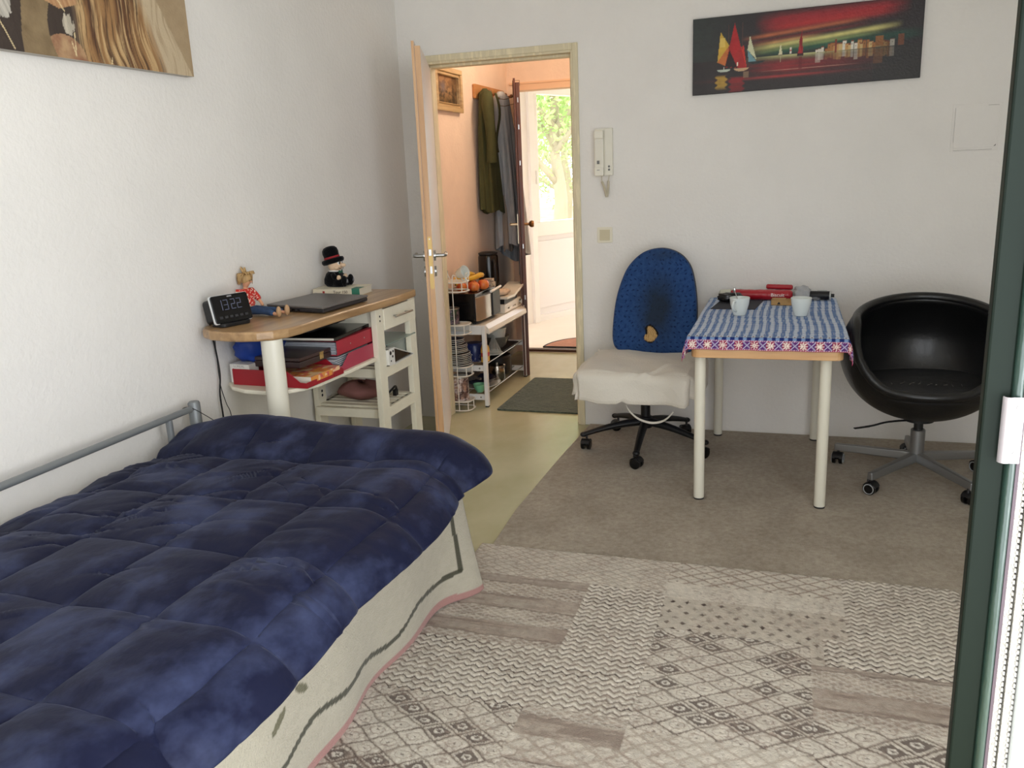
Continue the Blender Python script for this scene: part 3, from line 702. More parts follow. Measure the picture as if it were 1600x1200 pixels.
# things in the trolley
bxw = thing('patterned_box', 'white open box with black spots lying in the trolley', 'box', (.26, -1.07, .592))
M_spot = mat('white_card', C(232, 230, 224), .6)
obj('box_shell', MB().box(.10, .41, -1.199, -1.140, .5925, .596).box(.10, .41, -1.199, -1.140, .664, .667).box(.10, .41, -1.199, -1.196, .5925, .667).box(.402, .41, -1.196, -1.142, .596, .664)
    .prism([(-1.142, .588), (-.942, .5945), (-.942, .5965), (-1.142, .593)], .10, .41, 'x').prism([(-1.142, .662), (-.942, .5965), (-.942, .599), (-1.142, .666)], .10, .41, 'x'), M_spot, bxw)
obj('dark_opening', MB().prism([(-1.140, .594), (-.948, .597), (-1.140, .662)], .385, .40, 'x'), M_blackgloss, bxw)  # solid black wedge filling the box's open triangular side
for (yq, zq, r) in ((-1.182, .648, .009), (-1.157, .652, .0055), (-1.163, .630, .0055), (-1.18, .612, .004)):
    obj('black_spot', MB().tube([(.4095, yq, zq), (.4115, yq, zq)], r, 14), M_black, bxw, smooth=True)
fl = thing('plastic_folder', 'translucent grey plastic folder with a black rim standing in the trolley', 'folder', (.36, -1.0, .60))
FM = frame_M((.350, -1.10, .606), (.07, 1, -.03), (0, .03, 1))
obj('sheet', MB().prism(rrect(0, .215, 0, .078, .014), 0, .003, 'z', FM), mat('grey_translucent', C(176, 184, 176), .35, trans=.25), fl)
obj('rim', MB().tube([FM @ Vector((u, v, .0015)) for u, v in rrect(0, .215, 0, .078, .014)], .0022, 6, closed=True), M_black, fl, smooth=True)
pc = thing('pouch', 'dusty pink drawstring pouch with a black cord on the slatted trolley shelf', 'pouch', (.205, -1.1, .4085))
def pouch(i, j):
    a = 2*pi*i/28; t = j/9
    r = sin(pi*min(t*.94+.03, 1))**.6
    return Vector((.205+.135*r*cos(a)*(1-.25*t), -1.10+.085*r*sin(a), .4085+.085*(t**.8)*(1+.10*sin(a*3+1))+.012*sin(a*5)*r*t))
obj('pouch_body', MB().grid(pouch, 28, 10, True), mat('dusty_pink_cloth', C(142, 96, 92), .9, bump=.3, bscale=40, noise=.15), pc, smooth='full', solid=.003)
obj('drawstring', MB().tube(smoothpath([(.31, -1.13, .418), (.335, -1.12, .43), (.352, -1.08, .455), (.35, -1.04, .46), (.345, -1.02, .44), (.34, -1.025, .425)], 8), .005, 8).box(.332, .348, -1.035, -1.01, .412, .44), M_cable, pc, smooth=True)

# ---- under the desktop on the lower shelf
M_red = mat('red_plastic', C(158, 30, 42), .38); M_red2 = mat('pinkish_red_plastic', C(176, 62, 84), .4)
def tray(loc, rz, label, mm):
    """letter tray; local x = depth (open front at +x), y = width; cut-away front corners"""
    t = thing('letter_tray', label, 'letter tray', loc, rz, group='red letter trays on the desk shelf')
    Wd, Dp, h = .25, .335, .062
    m = MB().box(-Dp/2, Dp/2, -Wd/2, Wd/2, 0, .004).box(-Dp/2, -Dp/2+.003, -Wd/2, Wd/2, 0, h)
    side = [(-Dp/2, 0), (Dp/2, 0), (Dp/2, .02), (Dp/2-.03, .022), (Dp/2-.085, h), (-Dp/2, h)]
    for s in (-1, 1): m.prism(side, s*Wd/2-.0015, s*Wd/2+.0015, 'y')
    o = obj('tray_body', m, mm, t, local=True, bevel=.001)
    f = MB()
    f.box(Dp/2-.003, Dp/2, -Wd/2, -.06, 0, .022).box(Dp/2-.003, Dp/2, .06, Wd/2, 0, .022).box(Dp/2-.006, Dp/2-.002, -.06, .06, 0, .012)
    obj('front_lip', f, mm, t, local=True, bevel=.001)
    return t
tray((.222, -1.692, .6485), radians(-3), 'red letter tray at the left of the desk shelf, full of papers', M_red)
tray((.245, -1.397, .6485), radians(-90), 'pinkish-red letter tray on the desk shelf beneath the red binder', M_red2)

def book_like(name, label, cat, loc, rz, w, d, h, cover, page=None, group=None, rot=None):
    """local x = width (spine at +x side), y = depth"""
    t = thing(name, label, cat, loc, rz, group, rot=rot)
    obj('cover', MB().box(-w/2, w/2, -d/2, d/2, 0, .0025).box(-w/2, w/2, -d/2, d/2, h-.0025, h).box(w/2-.003, w/2, -d/2, d/2, 0, h), cover, t, local=True, bevel=.0008)
    obj('pages', MB().box(-w/2+.004, w/2-.003, -d/2+.003, d/2-.003, .0025, h-.0025), page or mat('paper', C(228, 222, 206), .8), t, local=True)
    return t
# red lever-arch binder (spine facing the room) and the folder on it
bd = thing('ring_binder', 'red ring binder full of papers lying on the right letter tray', 'binder', (.238, -1.392, .716), 0)
obj('binder_cover', MB().box(-.13, .13, -.17, .165, 0, .003).box(-.13, .13, -.17, .165, .057, .06).box(.127, .13, -.17, .165, 0, .06), mat('red_binder', C(172, 44, 60), .45), bd, local=True, bevel=.001)
pg = MB()
for k in range(14): pg.box(-.12, .12, -.166+.004*(k % 3), .15, .004+k*.0034, .006+k*.0034)
obj('papers', pg, mat('grey_papers', C(196, 200, 206), .75), bd, local=True)
for yq in (-.06, .06): obj('rivet', MB().lathe([(0, .001), (.003, .001), (.0035, 0)], (.1302, yq, .03), 10, Matrix.Rotation(pi/2, 3, 'Y')), M_chrome, bd, local=True)
fo = book_like('clipboard_folder', 'black folder with pale pages lying on the red binder under the desktop', 'folder', (.222, -1.40, .777), radians(3), .27, .36, .014, M_blackgloss, mat('paper', C(228, 222, 206), .8))
for k, (z, a, lab) in enumerate(((.654, 2, 'loose papers sticking out of the right letter tray'),)):
    p = MB()
    for i in range(7): p.box(-.10, .105, -.15-.012*(i % 3), .13, i*.008, i*.008+.0035)
    t = thing('paper_stack', lab, 'papers', (.245, -1.397, .654), radians(a)); obj('sheets', p, MATS['grey_papers'], t, local=True)
# dark wooden case
cs = thing('wooden_case', 'dark wooden case with a brass clasp lying on the left letter tray', 'case', (.200, -1.655, .7115), radians(-3))
M_case = wood('dark_mahogany', C(38, 24, 24), C(58, 36, 34), 'y', rough=.3, coat=.3)
obj('case_base', MB().box(-.075, .135, -.115, .10, 0, .024), M_case, cs, local=True, bevel=.003)
obj('case_lid', MB().box(-.075, .135, -.115, .10, .0255, .040), M_case, cs, local=True, bevel=.003)
obj('clasp', MB().box(.135, .138, .018, .04, .008, .036).box(.138, .141, .022, .036, .012, .024).tube([(.138, .018, .034), (.138, .04, .034)], .003, 8), MATS['brass'], cs, local=True, bevel=.0006)
mg = thing('magazine', 'magazine with an orange and pink fruit cover under the wooden case', 'magazine', (.258, -1.688, .654), radians(-2))
obj('pages', MB().box(-.125, .125, -.10, .105, 0, .03), MATS['paper'], mg, local=True, bevel=.002)
n_ = 90; A, B = np.meshgrid(np.linspace(-.125, .125, n_), np.linspace(-.10, .105, n_), indexing='ij'); A = A.ravel(); B = B.ravel()
q1 = vnoise(A*60, B*60, 3); q2 = vnoise(A*45+9, B*45, 6); c = np.tile(CN(226, 150, 70), (len(A), 1)); c = mixc(c, CN(214, 96, 96), (q1 > .55)*.9); c = mixc(c, CN(240, 214, 170), (q2 > .68)*.8); c = mixc(c, CN(120, 60, 80), (q2 < .2)*.7)
me_ = painted('front_cover', np.stack([A, B, 0*A+.0305], 1), c, n_, n_, mat('glossy_print', (1, 1, 1, 1), .3, attr=True), mg, local=True)
A2, B2 = np.meshgrid(np.linspace(0, .03, 12), np.linspace(-.10, .105, n_), indexing='ij'); A2 = A2.ravel(); B2 = B2.ravel()
q1 = vnoise(A2*90+4, B2*55, 3); q2 = vnoise(A2*60+9, B2*45, 16); c = np.tile(CN(226, 150, 70), (len(A2), 1)); c = mixc(c, CN(206, 90, 90), (q1 > .5)*.9); c = mixc(c, CN(244, 214, 170), (q2 > .6)*.8)
painted('printed_edge', np.stack([0*A2+.1255, B2, A2], 1), c, 12, n_, MATS['glossy_print'], mg, local=True)
# small white carton in front corner
ct = thing('small_carton', 'small white carton with grey lettering at the left of the red letter tray', 'box', (.079, -1.774, .6535), radians(-3))
obj('carton', MB().box(-.045, .045, -.03, .03, 0, .074), M_spot, ct, local=True, bevel=.003)
text('lettering', 'LOREAL', .014, frame_M((0, -.0303, .066), (1, 0, 0), (0, 0, 1)), mat('grey_print', C(170, 168, 164), .6), ct)
# blue fabric thing and black bag at the back of the shelf
def lump(c, rx, ry, rz, seed, amp=.25, fr=2.2):
    m = MB(); rnd = np.random.RandomState(seed); ph = rnd.rand(6)*6.28
    def P(i, j):
        a = 2*pi*i/36; t = pi*j/17
        d = Vector((sin(t)*cos(a), sin(t)*sin(a), -cos(t)))
        d = Vector(tuple(abs(v)**.75*(1 if v > 0 else -1) for v in d))
        k = 1+amp*(.5*sin(fr*3*d.x+ph[0])*cos(fr*2*d.y+ph[1])+.35*sin(fr*5*d.z+ph[2]+d.x*3)+.2*sin(fr*9*d.y+ph[3]+4*d.z))
        return Vector((c[0]+rx*d.x*k, c[1]+ry*d.y*k, max(c[2]+rz*d.z*k, c[2]-rz)))
    return m.grid(P, 36, 18, True)
obj('blue_bag', lump((.085, -1.665, .78), .06, .13, .062, 5, .12), mat('blue_nylon', C(26, 62, 150), .5, bump=.3, bscale=30), None, smooth='full', recalc=True,
    label='bright blue cloth bag at the back of the desk shelf behind the column leg', cat='bag')
obj('black_bag', lump((.17, -1.43, .827), .10, .20, .026, 8, .16), mat('black_cloth', C(16, 16, 18), .8, bump=.4, bscale=50), None, smooth='full',
    label='black cloth bag stuffed right under the desktop', cat='bag')

# ---- on the desk
Zd = .8902
ck = thing('alarm_clock', 'black digital alarm clock with a white rim showing 13:22 on the desk', 'alarm clock', (.118, -1.856, Zd), radians(72))
ck.scale = (1.1, 1.1, 1.1)
# local: x right along the front, -y = front face (leaning back), z up
CM = Matrix.Rotation(radians(-14), 4, 'X')
def slab(x0, x1, y0, y1, z0, z1, r=.008): return MB().prism(rrect(x0, x1, z0, z1, r), y0, y1, 'y', Matrix.Translation((0, 0, .012)) @ CM)
obj('front_panel', slab(-.072, .072, -.010, -.004, .0, .092), M_blackgloss, ck, local=True, bevel=.001)
obj('white_rim', slab(-.074, .074, -.004, .004, -.002, .094), mat('white_rim', C(220, 222, 222), .3), ck, local=True, bevel=.001)
obj('housing', slab(-.068, .068, .004, .052, .006, .086, .012), M_black, ck, local=True, bevel=.004)
obj('foot', MB().prism(rrect(-.06, .06, -.02, .05, .02), 0, .013), M_black, ck, local=True, bevel=.003)
seg = MB()
SG = {'1': 'bc', '3': 'abgcd', '2': 'abged'}
def digit(ch, x, z, w=.017, h=.034, t=.0022):
    S = {'a': (x, x+w, z+h-t, z+h), 'd': (x, x+w, z, z+t), 'g': (x, x+w, z+h/2-t/2, z+h/2+t/2), 'b': (x+w-t, x+w, z+h/2, z+h), 'c': (x+w-t, x+w, z, z+h/2), 'f': (x, x+t, z+h/2, z+h), 'e': (x, x+t, z, z+h/2)}
    for s in SG[ch]:
        a, b_, c_, d_ = S[s]; seg.box(a, b_, -.0106, -.0102, c_, d_, Matrix.Translation((0, 0, .012)) @ CM)
for k, ch in enumerate('1322'): digit(ch, -.052+k*.0235+(0 if k < 2 else .004), .042)
obj('time_digits', seg, mat('clock_digits', C(92, 98, 120), .5, emit=.02), ck, local=True)
bt = MB()
for k in range(6): bt.box(-.056+k*.02, -.044+k*.02, -.0112, -.0100, .014, .022, Matrix.Translation((0, 0, .012)) @ CM)
obj('buttons', bt, mat('dark_grey_button', C(52, 52, 54), .5), ck, local=True, bevel=.0008)
obj('brand_mark', MB().box(-.009, .009, -.0106, -.0100, .084, .0885, Matrix.Translation((0, 0, .012)) @ CM), mat('grey_mark', C(140, 140, 142), .5), ck, local=True)

lp = thing('laptop', 'closed dark grey laptop lying on the desk', 'laptop', (.2, -1.35, Zd))
# outline from its four visible corners
LPp = [Vector((.343, -1.598)), Vector((.365, -1.262)), Vector((.075, -1.205)), Vector((.045, -1.535))]
LPp = [(p.x, p.y) for p in LPp]
def inset(poly, d):
    c = Vector((sum(p[0] for p in poly)/4, sum(p[1] for p in poly)/4)); return [tuple(c+(Vector(p)-c)*(1-d)) for p in poly]
obj('base', MB().prism(inset(LPp, .01), Zd+.003, Zd+.018), mat('laptop_base', C(44, 42, 44), .5), lp, bevel=.004)
obj('lid', MB().prism(LPp, Zd+.0185, Zd+.0275), mat('laptop_lid', C(112, 108, 106), .42, .3), lp, bevel=.003)

for p in inset(LPp, .15): obj("rubber_foot", MB().lathe([(0, 0), (.008, 0), (.008, .003), (0, .003)], (p[0], p[1], Zd), 10), M_rubber, lp)
pass
po = MB(); a_ = Vector((.345, -1.592, 0)); b_ = Vector((.045, -1.535, 0)); dr = (b_-a_).normalized(); nr = Vector((dr.y, -dr.x, 0))
nr = nr if nr.y < 0 else -nr
for (u, w_, hh) in ((.035, .004, .004), (.05, .004, .004), (.075, .016, .006), (.10, .014, .005), (.125, .012, .005), (.15, .02, .007)):
    c0 = a_+dr*u+nr*.0002; c1 = c0+dr*w_
    po.bar((c0.x, c0.y, Zd+.0105), (c1.x, c1.y, Zd+.0105), .004, hh)
obj('side_ports', po, M_blackgloss, lp)
hg = MB(); c0 = b_
obj('hinge', MB().tube([(.050, -1.50, Zd+.02), (.072, -1.25, Zd+.02)], .007, 8), M_black, lp, smooth=True)

bk = book_like('book', 'thick cream paperback lying under the plush figure', 'book', (.125, -1.045, Zd), radians(-84), .155, .225, .034, mat('cream_cover', C(222, 214, 192), .55))
obj('green_back', MB().box(.0770, .0785, .075, .112, .001, .033).box(.02, .078, .075, .1128, .0335, .0346), mat('teal_cover', C(46, 116, 96), .5), bk, local=True)
# spine title band
text('spine_title', 'Tour 150', .018, frame_M((.0779, .02, .018), (0, 1, 0), (0, 0, 1)), mat('dark_print', C(70, 60, 56), .6), bk)
obj('red_mark', MB().box(.0780, .0790, -.065, -.055, .004, .024), mat('red_print', C(150, 50, 50), .6), bk, local=True)

# plush figure in a top hat, seated on the book, looking along +x
pf = thing('plush_toy', 'small plush figure in a black top hat seated on the cream book', 'plush toy', (.083, -1.03, .9245), radians(4))
M_plushblk = mat('black_plush', C(14, 14, 16), .95, sheen=.15, bump=.6, bscale=150, spec=.1)
M_plushskin = mat('beige_plush', C(226, 196, 164), .95, bump=.4, bscale=160)
bd_ = MB().lathe([(0, 0), (.035, .001), (.047, .014), (.046, .035), (.036, .058), (.024, .070), (0, .074)], (-.005, 0, 0), 24)
bd_.tube([(-.005, .022, .018), (.03, .03, .016), (.052, .032, .02)], [.02, .02, .018], 12); bd_.tube([(-.005, -.022, .018), (.03, -.03, .016), (.052, -.032, .02)], [.02, .02, .018], 12)
bd_.ell((.060, .034, .026), .013, .019, .025); bd_.ell((.060, -.034, .026), .013, .019, .025)
bd_.tube([(.004, .03, .058), (.014, .04, .046), (.024, .036, .042)], [.012, .012, .011], 10); bd_.tube([(.004, -.03, .058), (.014, -.04, .046), (.024, -.036, .042)], [.012, .012, .011], 10)
obj('suit_body', bd_, M_plushblk, pf, local=True, smooth='full')
hd_ = MB().ell((.004, 0, .098), .032, .033, .033); hd_.ell((.018, -.020, .088), .014, .012, .011); hd_.ell((.018, .020, .088), .014, .012, .011); hd_.ell((.043, 0, .096), .014, .010, .009)
obj('head', hd_, M_plushskin, pf, local=True, smooth='full')
for s in (-1, 1):
    obj('hand', MB().ell((.034, s*.035, .042), .011, .010, .0115), M_plushskin, pf, local=True, smooth='full')
    ey = obj('eye', MB().ell((.030, s*.014, .110), .005, .0085, .0125, Matrix.Rotation(s*radians(22), 4, 'Z')), mat('eye_white', C(236, 234, 230), .6), pf, local=True, smooth='full')
    obj('pupil', MB().ell((.0342, s*.0145, .108), .002, .0045, .0075, Matrix.Rotation(s*radians(22), 4, 'Z')), M_black, ey, local=True, smooth='full')
    obj('sole_mark', MB().tube([(.0738, s*.034-.006, .020), (.0742, s*.034, .034), (.0738, s*.034+.006, .030), (.0738, s*.034+.005, .018)], .0012, 6), mat('grey_thread', C(150, 150, 156), .8), pf, local=True)
obj('mouth', MB().tube(smoothpath([(.028, -.024, .092), (.036, -.016, .081), (.039, 0, .078), (.036, .016, .081), (.028, .024, .092)], 5), .001, 6), M_black, pf, local=True)
obj('collar', MB().lathe([(.022, .066), (.027, .069), (.025, .075), (.02, .074)], (-.002, 0, 0), 20), mat('white_felt', C(224, 222, 216), .9), pf, local=True, smooth='full')
obj('bow_tie', MB().prism([(-.016, -.008), (0, -.002), (.016, -.008), (.016, .008), (0, .002), (-.016, .008)], .026, .033, 'x', Matrix.Translation((0, 0, .066))), mat('green_felt', C(36, 84, 66), .9), pf, local=True, bevel=.002)
HT = Matrix.Translation((-.004, 0, .115)) @ Matrix.Rotation(radians(-14), 4, 'Y')
ht_ = MB().lathe([(0, -.002), (.036, -.012), (.048, -.010), (.053, .0), (.050, .010), (.042, .012), (.036, .012), (.035, .018), (.0375, .040), (.035, .054), (.026, .064), (.012, .068), (0, .069)], HT.translation, 28, HT.to_3x3(), 1.0, .92)
hat = obj('top_hat', ht_, M_plushblk, pf, local=True, smooth='full')
obj('hat_band', MB().lathe([(.0350, .0115), (.0362, .012), (.0368, .020), (.0355, .021)], HT.translation, 28, HT.to_3x3(), 1, .92), mat('red_ribbon', C(150, 34, 40), .8), hat, local=True, smooth='full')

# seated fashion doll, back to the wall, legs along +x
dl = thing('doll', 'blond doll in a red patterned shirt and jeans seated on the desk', 'doll', (.045, -1.640, Zd), radians(-8))
dl.scale = (1.2, 1.2, 1.10)
def skin(name, verts, edges, radii, m, parent, subs=2, **k):
    me = bpy.data.meshes.new(name); me.from_pydata([Vector(v) for v in verts], edges, [])
    o = bpy.data.objects.new(name, me); COL.objects.link(o); o.parent = parent; WM[o] = WM.get(parent, Matrix.Identity(4)) if parent else Matrix.Identity(4)
    md = o.modifiers.new('skin', 'SKIN'); md.use_smooth_shade = True
    for i, r in enumerate(radii):
        sv = me.skin_vertices[0].data[i]; sv.radius = (r, r) if not hasattr(r, '__len__') else r
        sv.use_root = (i == 0)
    s = o.modifiers.new('sub', 'SUBSURF'); s.levels = subs; s.render_levels = subs
    me.materials.append(m); return o
M_dskin = mat('doll_skin', C(214, 158, 124), .45)
V = [(0.005, 0, .022), (-.008, 0, .05), (-.014, 0, .082), (-.014, 0, .10), (-.010, 0, .112), (-.004, 0, .124), (-.002, 0, .140),   # pelvis..crown
     (-.014, .024, .088), (-.004, .036, .062), (.016, .034, .040), (.024, .030, .030),       # left arm
     (-.014, -.024, .088), (-.006, -.036, .062), (.010, -.036, .038), (.018, -.034, .028),   # right arm
     (.012, .012, .018), (.075, .016, .018), (.128, .018, .012), (.012, -.012, .018), (.075, -.018, .020), (.128, -.022, .012), (.134, .018, .028), (.134, -.022, .028)]
Eg = [(0, 1), (1, 2), (2, 3), (3, 4), (4, 5), (5, 6), (2, 7), (7, 8), (8, 9), (9, 10), (2, 11), (11, 12), (12, 13), (13, 14), (0, 15), (15, 16), (16, 17), (0, 18), (18, 19), (19, 20), (17, 21), (20, 22)]
Rr = [.014, .013, .013, .0065, .0125, .0145, .011, .008, .0065, .0055, .006, .008, .0065, .0055, .006, .011, .008, .006, .011, .008, .006, .005, .005]
body = skin('body', V, Eg, Rr, M_dskin, dl)
V2 = [V[0], V[1], V[2], (-.014, 0, .098), V[7], V[8], V[11], V[12], (-.002, .034, .056), (-.004, -.035, .056)]
skin('shirt', [(.003, 0, .026), (-.008, 0, .05), (-.014, 0, .080), (-.014, 0, .094), (-.014, .025, .087), (-.003, .037, .062), (.008, .036, .048), (-.014, -.025, .087), (-.005, -.037, .062), (.004, -.037, .048)],
     [(0, 1), (1, 2), (2, 3), (2, 4), (4, 5), (5, 6), (2, 7), (7, 8), (8, 9)], [.020, .0195, .020, .010, .0125, .0115, .0105, .0125, .0115, .0105], mat('red_print_shirt', C(196, 44, 34), .8, col2=C(240, 214, 196), nscale=130, thresh=(.54, .58)), dl)
skin('jeans', [(.004, 0, .020), (.016, .013, .0195), (.075, .017, .0185), (.118, .018, .0145), (.016, -.013, .0195), (.075, -.019, .0205), (.118, -.022, .0145)],
     [(0, 1), (1, 2), (2, 3), (0, 4), (4, 5), (5, 6)], [.0175, .0155, .0125, .0125, .0155, .0125, .0125], mat('denim', C(52, 76, 112), .85, noise=.25, nscale=60, bump=.3, bscale=250), dl)
for s in (.018, -.022):
    obj('shoe', MB().ell((.136, s, .021), .0085, .0085, .019), mat('tan_shoe', C(184, 148, 110), .6), dl, local=True, smooth='full')
hr = MB()
rr = np.random.RandomState(4)
hr.ell((-.009, 0, .133), .0195, .0195, .021)
for k in range(60):
    a = rr.rand()*2*pi; t = rr.rand()
    st_ = Vector((-.008, 0, .138))+Vector((.012*cos(a), .014*sin(a), .012))
    if cos(a) > .55: en = st_+Vector((.018, .008*sin(a), .002-.006*t))       # fringe
    else: en = st_+Vector((.010*cos(a)-.006, .012*sin(a), -.030*(.4+t)))
    hr.tube([st_, (st_+en)/2+Vector((.004*cos(a), .005*sin(a), .007)), en], [.003, .0028, .0008], 5)
for k in range(10):
    a = rr.rand()*6.28
    hr.tube([(-.010, 0, .148), (-.012+.004*cos(a), .006*sin(a), .160), (-.016+.008*cos(a), .010*sin(a), .168+.008*rr.rand())], [.006, .004, .0006], 5)
obj('hair', hr, mat('blond_hair', C(196, 160, 108), .6, noise=.3, nscale=90, stretch=(1, 1, .2)), dl, local=True, smooth='full')
fc = MB().ell((.0135, 0, .122), .004, .0026, .003)
obj('nose', fc, M_dskin, dl, local=True, smooth='full')
for s in (-1, 1): obj('eye', MB().ell((.0115, s*.005, .1265), .0015, .002, .0012), mat('dark_eye', C(40, 50, 70), .3), dl, local=True, smooth='full')
obj('mouth', MB().ell((.0118, 0, .1165), .0012, .003, .0008), mat('lip', C(170, 80, 74), .5), dl, local=True, smooth='full')

# ================================================================== dining table
TX0, TX1, TY0, TY1, TZ = 1.695, 2.288, -1.105, -.045, .728
tb = thing('dining_table', 'small rectangular beech table with white tubular legs against the wall', 'table', (1.99, -.57, 0))
obj('tabletop', MB().prism(rrect(TX0, TX1, TY0, TY1, .035), TZ-.030, TZ), M_beech, tb, bevel=.006, bseg=3)
obj('apron', MB().prism(rrect(TX0+.008, TX1-.008, TY0+.008, TY1-.008, .032), TZ-.084, TZ-.030), M_beech, tb, bevel=.003)
obj('folding_leaf_bracket', MB().prism([(1.80+.0, -.78)]+[(1.91+.14*cos(t), -.78+.0-.10*sin(t)) for t in np.linspace(pi, 0, 16)]+[(2.05, -.60), (1.77, -.60)], TZ-.110, TZ-.0845), M_beech, tb, bevel=.004)
for (x, y) in ((1.734, -1.012), (2.221, -1.012), (1.742, -.093), (2.222, -.093)):
    lg = obj('leg', MB().lathe([(0, .014), (.0215, .014), (.0225, .02), (.0225, TZ-.092), (.03, TZ-.088), (.03, TZ-.0842), (0, TZ-.0842)], (x, y, 0), 24), M_creammetal, tb, smooth=True)
    z0 = .0088
    obj('foot_cap', MB().lathe([(0, z0), (.021, z0), (.0222, z0+.006), (.0222, .016), (0, .016)], (x, y, 0), 20), M_rubber, lg, smooth=True)
# tablecloth
st = .0035; ex, ey = .092, .053
xs = np.arange(TX0-ex, TX1+ex+.0001, st); ys = np.arange(TY0-ey, TY1+.03, st)
nu, nv = len(xs), len(ys)
X, Y = np.meshgrid(xs, ys, indexing='ij'); X = X.ravel(); Y = Y.ravel()
# the cloth lies slightly trapezoid: a little wider towards the front
kx = 1.99+(X-1.99)*(1+.0*Y)
cxm = np.clip(kx, TX0-.003, TX1+.003); cym = np.clip(Y, TY0-.003, TY1+.004)
ox = kx-cxm; oy = Y-cym; od = np.sqrt(ox**2+oy**2)
ux = np.where(od > 0, ox/np.maximum(od, 1e-6), 0); uy = np.where(od > 0, oy/np.maximum(od, 1e-6), 0)
out = .006*(1-np.exp(-od/.006))+.10*od*(np.abs(ux*uy)*2)+.10*od*np.abs(ux)
zz = TZ+.0025-np.maximum(od-.004, 0)*.97-.004*(1-np.exp(-od/.004))
rip = .0035*np.sin(Y*60+X*5)*np.clip(np.abs(ox)/.03, 0, 1)+.0045*np.sin(X*38+1)*np.clip(np.abs(oy)/.04, 0, 1)
wrk = .0016*np.abs(fbm(X*9+Y*2, Y*3, 55)-.5)*2+.0022*np.exp(-((X-1.99-.03*np.sin(Y*6))/.012)**2)*.6
PX = cxm+ux*(out+rip); PY = cym+uy*(out+rip); PZ = zz+wrk*(od < .002)
# pattern
wx = X+.004*np.sin(Y*9)+.0*Y; t = Y-(TY0-ey)          # t = distance from the front hem
sL = X-(TX0-ex); sR = (TX1+ex)-X
blue = CN(70, 104, 160); lb = CN(134, 162, 204); wh = CN(226, 230, 236); nb = CN(34, 50, 112)
n = len(X); c = np.tile(wh, (n, 1))
colp = (wx/.031) % 1; c = mixc(c, lb, (colp < .52)*1.0)
rowp = (Y/.030) % 1; c = mixc(c, CN(52, 82, 146), (rowp < .45)*(colp < .52)*1.0); c = mixc(c, CN(128, 156, 200), (rowp < .45)*(colp >= .52)*.85)
fine = (np.abs(((wx/.0094) % 1)-.5) < .09); c = mixc(c, wh*.86, fine*.4)
def border(dd, along, c, w=.042):
    m = (dd < w); q = dd/w
    p = .060; ph = (along/p) % 1; lu = (ph-.5)*p; lv = (q-.5)*w
    star = ph*0; base_ = mixc(np.tile(CN(150, 36, 78), (n, 1)), CN(84, 50, 120), (np.abs(((along/p*1) % 1)-.5) > .27)*.9)
    rr = np.sqrt(lu**2+lv**2); an = np.arctan2(lv, lu); petal = np.abs(np.cos(an*4))**1.5
    cc = mixc(base_, CN(238, 226, 214), ((rr < .0155*petal+.002) & (rr > .001))*1.0)
    ph2 = ((along/p)+.5) % 1; lu2 = (ph2-.5)*p
    cc = mixc(cc, CN(214, 214, 236), ((np.abs(np.abs(lu2)-np.abs(lv)) < .0016) & (np.abs(lv) < .015) & (np.abs(lu2) < .0155))*1.0)
    cc = mixc(cc, CN(236, 200, 210), ((np.abs(q-.07) < .035) | (np.abs(q-.93) < .035))*((along/.006 % 1) < .55)*.9)
    cc = mixc(cc, CN(178, 40, 90), ((q < .035) | (q > .965))*1.0)
    c2 = c.copy(); c2[m] = cc[m]; return c2
# rows above the front border: navy row, then white squares with dark dots
r1 = (t > .042) & (t < .055); c = np.where(r1[:, None], np.where((colp < .52)[:, None], nb*.9, lb*.8), c)
r2 = (t >= .055) & (t < .082); c = np.where(r2[:, None], np.where((colp < .52)[:, None], lb*.85, wh), c)
ph = (wx/.031) % 1; dot = (np.abs(ph-.76)*.031 < .0035) & (np.abs(t-.069) < .006); c = mixc(c, CN(90, 40, 60), r2*dot*1.0)
c = border(np.where(sL < t, sL, 9), Y, c); c = border(np.where(sR < t, sR, 9), Y, c); c = border(np.where((t <= sL+1e-6) & (t <= sR+1e-6), t, 9), X, c)
painted('tablecloth', np.stack([PX, PY, PZ], 1), c, nu, nv, mat('cotton_print', (1, 1, 1, 1), .9, attr=True, bump=.2, bscale=300, spec=.15), None, solid=.0016, smooth='full', soff=1,
        label='blue and white checked tablecloth with a red snowflake border on the dining table', cat='tablecloth')

ZT = TZ+.0062
M_china = mat('white_china', C(222, 228, 224), .18, coat=.4)
def mug(loc, rz, label):
    t = thing('mug', label, 'mug', loc, rz, 'white mugs on the checked tablecloth')
    prof = [(0, .0), (.026, .0), (.028, .003), (.033, .02), (.041, .05), (.0445, .078), (.0435, .0795), (.0415, .078), (.038, .05), (.030, .02), (.02, .009), (0, .008)]
    obj('cup', MB().lathe(prof, (0, 0, 0), 32), M_china, t, local=True, smooth=True)
    h = smoothpath([(.040, 0, .066), (.060, 0, .068), (.068, 0, .052), (.058, 0, .032), (.034, 0, .022)], 6)
    obj('handle', MB().tube(h, .005, 10), M_china, t, local=True, smooth=True)
    obj('coffee', MB().lathe([(0, .045), (.0365, .045)], (0, 0, 0), 28), mat('coffee', C(58, 36, 24), .15), t, local=True)
    return t
mug((1.863, -.585, ZT), radians(-112), 'white mug with a spoon in it, left one on the tablecloth')
mug((2.125, -.585, ZT), radians(70), 'white mug without a spoon, in front of the small cardboard box')
spn = MB().tube(smoothpath([(1.868, -.575, ZT+.014), (1.855, -.565, ZT+.06), (1.838, -.555, ZT+.105)], 5), .0022, 8).ell((1.8365, -.554, ZT+.109), .007, .003, .011)
obj('spoon', spn, M_chrome, None, smooth=True, label='small metal spoon standing in the left white mug', cat='spoon')
nm = MB().prism([(1.722, -.425), (1.925, -.43), (1.955, -.15), (1.752, -.14)], ZT-.001, ZT+.002)
